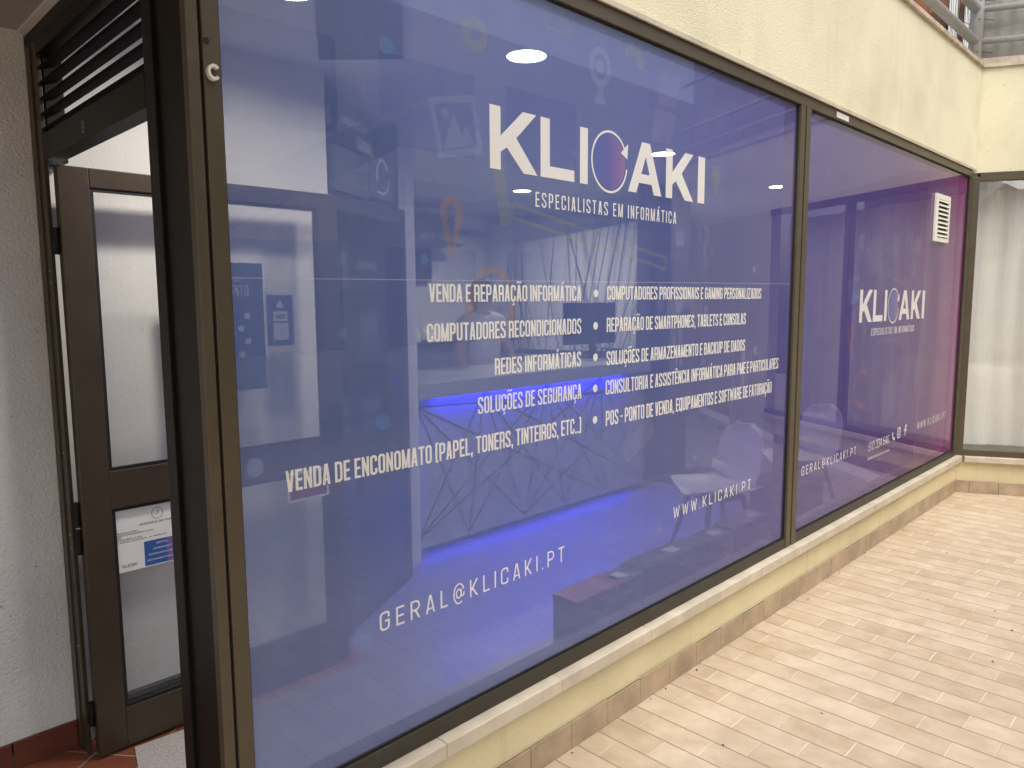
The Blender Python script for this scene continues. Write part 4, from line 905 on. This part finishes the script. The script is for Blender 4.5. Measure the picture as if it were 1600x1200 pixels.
# monitors on the counter
def monitor(x, y, z, wd, hg, rz, label):
    t = thing('monitor', label, 'monitor', (x, y, z), rz)
    MB().box(-wd / 2, wd / 2, -.012, .022, .12, .12 + hg).build('monitor_housing', 'black_plastic', t, local=True, bevel=.006)
    MB().box(-wd / 2 + .015, wd / 2 - .015, .0222, .024, .14, .105 + hg).build('display', 'screen_black', t, local=True)
    MB().box(-.03, .03, -.04, -.013, .01, .22).build('stand_neck', 'black_plastic', t, local=True); MB().box(-.13, .13, -.11, .07, 0, .012).build('stand_foot', 'black_plastic', t, local=True, bevel=.004)
monitor(4.52, 2.62, 1.033, .62, .37, R_(-8), 'large black monitor seen from behind on the counter')
# office chair behind counter end
oc = thing('office_chair', 'dark office chair with white shell behind the counter', 'chair', (5.15, 3.0, IN), R_(100))
def seatback(u, v): a = (u - .5) * 1.1; return (.25 * math.sin(a) * (1 - .15 * v), -.22 - .08 * (1 - math.cos(a)) * -1 - .06 * v, .55 + .62 * v)
bm_ = MB().grid(seatback, 10, 10).build('backrest', 'black_plastic', oc, local=True, smooth=True); bm_.modifiers.new('thick', 'SOLIDIFY').thickness = .05
MB().box(-.24, .24, -.22, .24, .45, .53).build('seat', 'black_plastic', oc, local=True, bevel=.03); MB().tube([(0, 0, .08), (0, 0, .45)], .03, 12).build('gas_lift', 'steel', oc, local=True)
for k in range(5):
    a = R_(72 * k); lg_ = MB().bar((0, 0, .10), (.3 * math.cos(a), .3 * math.sin(a), .06), .04, .03).build('base_arm', 'black_plastic', oc, local=True)
    MB().tube([(.3 * math.cos(a) - .012, .3 * math.sin(a), .026), (.3 * math.cos(a) + .012, .3 * math.sin(a), .026)], .026, 12).build('castor', 'black_plastic', lg_, local=True)

# person behind the counter, back to the window
def skin_obj(name, verts, edges, radii, m, parent, root=0, sub=2):
    me = bpy.data.meshes.new(name); me.from_pydata(verts, edges, []); o = bpy.data.objects.new(name, me); COL.objects.link(o); o.parent = parent
    me.materials.append(M[m])
    md = o.modifiers.new('skin', 'SKIN'); md.use_smooth_shade = True
    for i, r in enumerate(radii):
        sv = me.skin_vertices[0].data[i]; sv.radius = r if isinstance(r, tuple) else (r, r); sv.use_root = (i == root)
    ss = o.modifiers.new('sub', 'SUBSURF'); ss.levels = sub; ss.render_levels = sub
    return o
pr = thing('person', 'person in pale grey t-shirt standing behind the counter with back turned', 'person', (3.54, 3.0, IN), R_(-8))
V = []; E_ = []; RD = []
def jv(p, r, frm=None):
    V.append(p); RD.append(r); i = len(V) - 1
    if frm is not None: E_.append((frm, i))
    return i
pel = jv((0, 0, .98), (.155, .11)); wa = jv((0, .01, 1.13), (.145, .105), pel); ch = jv((0, 0, 1.34), (.165, .115), wa); nb = jv((0, .01, 1.53), (.085, .07), ch)
nk = jv((0, .015, 1.60), .056, nb); hd0 = jv((0, .035, 1.675), (.072, .088), nk); hd1 = jv((0, .03, 1.765), (.080, .100), hd0); hd2 = jv((0, .025, 1.84), (.050, .06), hd1)
jv((0, .142, 1.70), (.012, .014), hd0)      # nose
hands = []
for s_ in (-1, 1):
    shd = jv((s_ * .165, 0, 1.485), .064, nb); el = jv((s_ * .27, -.05, 1.19), .043, shd); wr = jv((s_ * .16, -.155, 1.00), .029, el)
    pm = jv((s_ * .10, -.175, .955), (.034, .018), wr)
    for k, (dx, ln_) in enumerate(((.028, .075), (.010, .085), (-.008, .08), (-.024, .062))):
        a = jv((s_ * (.085 + .3 * dx), -.18, .935 + dx), .0095, pm); b = jv((s_ * (.085 + .3 * dx - ln_ * .5), -.19, .915 + dx), .0088, a); jv((s_ * (.085 + .3 * dx - ln_ * .9), -.178, .902 + dx), .0078, b)
    a = jv((s_ * .135, -.195, .955), .011, pm); jv((s_ * .115, -.215, .925), .009, a)
    hp = jv((s_ * .095, 0, .90), .095, pel); kn = jv((s_ * .105, .015, .50), .062, hp); an = jv((s_ * .11, -.02, .09), .042, kn); jv((s_ * .12, .13, .035), (.045, .03), an)
skin_obj('body', V, E_, RD, 'skin', pr)
sv_ = [(0, 0, .93), (0, .01, 1.13), (0, 0, 1.34), (0, .0, 1.515), (-.175, 0, 1.485), (.175, 0, 1.485), (-.235, -.03, 1.30), (.235, -.03, 1.30)]
skin_obj('tshirt', sv_, [(0, 1), (1, 2), (2, 3), (3, 4), (3, 5), (4, 6), (5, 7)], [(.185, .135), (.175, .130), (.195, .142), (.10, .085), .085, .085, .072, .072], 'tshirt', pr)
skin_obj('trousers', [(0, 0, 1.0), (-.095, 0, .88), (-.105, .015, .5), (-.11, -.02, .1), (.095, 0, .88), (.105, .015, .5), (.11, -.02, .1)], [(0, 1), (1, 2), (2, 3), (0, 4), (4, 5), (5, 6)], [(.17, .125), .11, .08, .065, .11, .08, .065], 'trousers', pr)
skin_obj('hair', [(0, -.040, 1.645), (0, -.022, 1.72), (0, -.004, 1.79), (0, .012, 1.85)], [(0, 1), (1, 2), (2, 3)], [(.058, .045), (.086, .082), (.096, .112), (.076, .088)], 'hair', pr)
for s_ in (-1, 1):
    MB().lathe([(.004, -.028), (.014, -.02), (.016, 0.01), (.010, .03)], (s_ * .088, .03, 1.70), 10).build('ear', 'skin', pr, local=True, smooth=True)
for s_ in (-1, 1): MB().lathe([(.002, -.006), (.010, -.003), (.010, .003), (.002, .006)], (s_ * .03, .124, 1.73), 10).build('eye', 'ink', pr, local=True)
MB().box(-.024, .024, .112, .120, 1.645, 1.655).build('mouth', 'sign_red', pr, local=True)

# shell chairs by the window
def make_chair(label):
    t = thing('shell_chair', label, 'chair', (0, 0, 0), group='shell chairs inside the window')
    prof = [(.235, .435), (.20, .462), (.05, .452), (-.10, .445), (-.18, .468), (-.215, .55), (-.235, .68), (-.262, .80), (-.275, .865)]   # (forward, height)
    def fn(u, v):
        k = v * (len(prof) - 1); i = min(int(k), len(prof) - 2); w_ = k - i; f_ = prof[i][0] * (1 - w_) + prof[i + 1][0] * w_; z = prof[i][1] * (1 - w_) + prof[i + 1][1] * w_
        hw = .215 + .03 * math.sin(v * math.pi); 
        if v < .14: hw *= math.sqrt(max(.0, 1 - ((.14 - v) / .155) ** 2))
        if v > .80: hw *= math.sqrt(max(.0, 1 - ((v - .80) / .206) ** 2))
        a = (u - .5) * 2; e = abs(a) ** 2.4
        return (f_ + (.07 * e if v > .5 else 0.0), a * hw, z + (.045 * e if v < .62 else 0.0))
    s_ = MB().grid(fn, 18, 36); o = s_.build('seat_shell', 'shell_plastic', t, local=True, smooth=True); o.modifiers.new('thick', 'SOLIDIFY').thickness = .008
    MB().box(-.13, .13, -.13, .13, .405, .432).build('seat_frame', 'chair_leg', t, local=True)
    for sx, sy in ((1, 1), (1, -1), (-1, 1), (-1, -1)): MB().tube([(sx * .12, sy * .12, .42), (sx * .215, sy * .205, 0)], .019, 10, .012).build('leg', 'chair_leg', t, local=True)
    return t
c1 = make_chair('white shell chair with dark legs nearest the mullion, behind the web address'); c1.location = (3.50, .76, IN); c1.rotation_euler = (0, 0, R_(152))
c2 = copy_tree(c1); c2.location = (4.72, .74, IN); c2.rotation_euler = (0, 0, R_(150)); c2['label'] = 'white shell chair behind the second pane beside the printed phone number'
# row of cartons on the ledge
for k, (x0, x1, lb, top) in enumerate(((1.475, 1.945, 'dark carton with red top at the left end of the row on the ledge', 'box_red'), (1.955, 2.365, 'second dark carton from the left in the row on the ledge', None), (2.375, 2.755, 'third dark carton from the left in the row on the ledge', None), (2.765, 3.15, 'dark carton at the right end of the row on the ledge beside the mullion', None))):
    t = thing('carton', lb, 'box', (x0, .23, .151), group='dark cartons standing in a row on the window ledge')
    w_ = x1 - x0; h_ = .195 + (.012 if k % 2 else 0)
    MB().box(0, w_, 0, .13, 0, h_).build('carton_body', 'box_dark', t, local=True, bevel=.003)
    if top: MB().box(.0, w_ * .70, -.002, .132, h_ - .03, h_ + .002).build('red_lid', 'box_red', t, local=True)
    MB().box(w_ * .62, w_ * .82, .03, .09, h_ + .0005, h_ + .002).build('top_label', 'grey_print', t, local=True)
    MB().box(w_ * .66, w_ * .82, -.002, -.0005, h_ * .70, h_ * .78).build('front_label', 'grey_print', t, local=True)
    v, f = union([disc(w_ * .4, h_ * .35, .022, .03, 14)]); MB().tris(v, f, lambda x, z: (x, -.0015, z)).build('front_mark', 'grey_box', t, local=True)
bx = thing('floor_box', 'dark square box standing on the floor under the second chair', 'box', (4.1, .48, IN))
MB().box(0, .42, 0, .35, 0, .40).build('carton_body', 'box_dark', bx, local=True, bevel=.003); MB().box(.1, .3, -.003, -.001, .2, .3).build('front_label', 'grey_box', bx, local=True)
# framed notices on the dark wall
def framed(x0, x1, z0, z1, y, label, fm_, inn, nm='framed_notice'):
    t = thing(nm, label, 'picture', (x0, y, z0))
    MB().box(x0, x1, y - .02, y - .001, z0, z1).build('frame', fm_, t); MB().box(x0 + .02, x1 - .02, y - .024, y - .0205, z0 + .02, z1 - .02).build('print', inn, t)
    return t
t = framed(4.95, 5.17, 1.36, 1.92, 2.26, 'tall framed notice with pale heading on the dark wall', 'charcoal', 'poster_blue')
text(MB(), 'LIVRO DE', 5.0, 5.12, 1.80, 1.825, on(2.234), w=.5, s=.14, r=.2, gap=.15).build('notice_text', 'grey_print', t)
MB().box(5.02, 5.10, 2.233, 2.2355, 1.45, 1.70).build('text_block', 'grey_print', t)
t = framed(5.28, 5.46, 2.02, 2.20, 2.26, 'small pale square print high on the dark wall', 'charcoal', 'grey_print')
t = framed(5.28, 5.46, 1.40, 1.90, 2.26, 'dark poster with pale lower half beside the framed notice', 'charcoal', 'box_dark'); MB().box(5.30, 5.44, 2.233, 2.2355, 1.42, 1.66).build('pale_panel', 'grey_print', t)
fm2 = MB().box(4.95, 5.75, 1.80, 2.2, IN + .001, IN + .012).build('floor_mat', 'mat_dark'); tag(fm2, 'dark mat on the shop floor at the end of the counter', 'mat')
# potted plant / display stand shapes at far right
ps = thing('display_stand', 'dark display stand with a rounded top in the far corner', 'stand', (7.9, 3.0, IN))
MB().lathe([(.18, 0), (.18, .03), (.04, .05), (.035, 1.15), (.20, 1.22), (.26, 1.38), (.20, 1.52), (.05, 1.56)], (0, 0, 0), 20).build('stand_body', 'charcoal', ps, local=True, smooth=True); MB().box(-.2, .2, -.25, -.21, .6, 1.1).build('sign_board', 'grey_print', ps, local=True)

# a few bits of leaf and grit on the patio
lv = MB(); rr = random.Random(21)
for k in range(46):
    x, y = (rr.uniform(.8, 5.6), -.035 - abs(rr.gauss(0, .02))) if k < 30 else (rr.uniform(1.2, 5.5), rr.uniform(-1.7, -.1))
    a = rr.uniform(0, 6.28); L = rr.uniform(.003, .009); w_ = L * rr.uniform(.25, .6)
    c, s_ = math.cos(a), math.sin(a)
    lv.add([(x + c * L, y + s_ * L, .002), (x - s_ * w_, y + c * w_, .006), (x - c * L, y - s_ * L, .002), (x + s_ * w_, y - c * w_, .003)], [(0, 1, 2, 3)])
lv = lv.build('leaf_litter', 'leaf_litter'); lv['kind'] = 'stuff'; lv['label'] = 'tiny scraps of leaf and grit scattered on the patio tiles'; lv['category'] = 'litter'
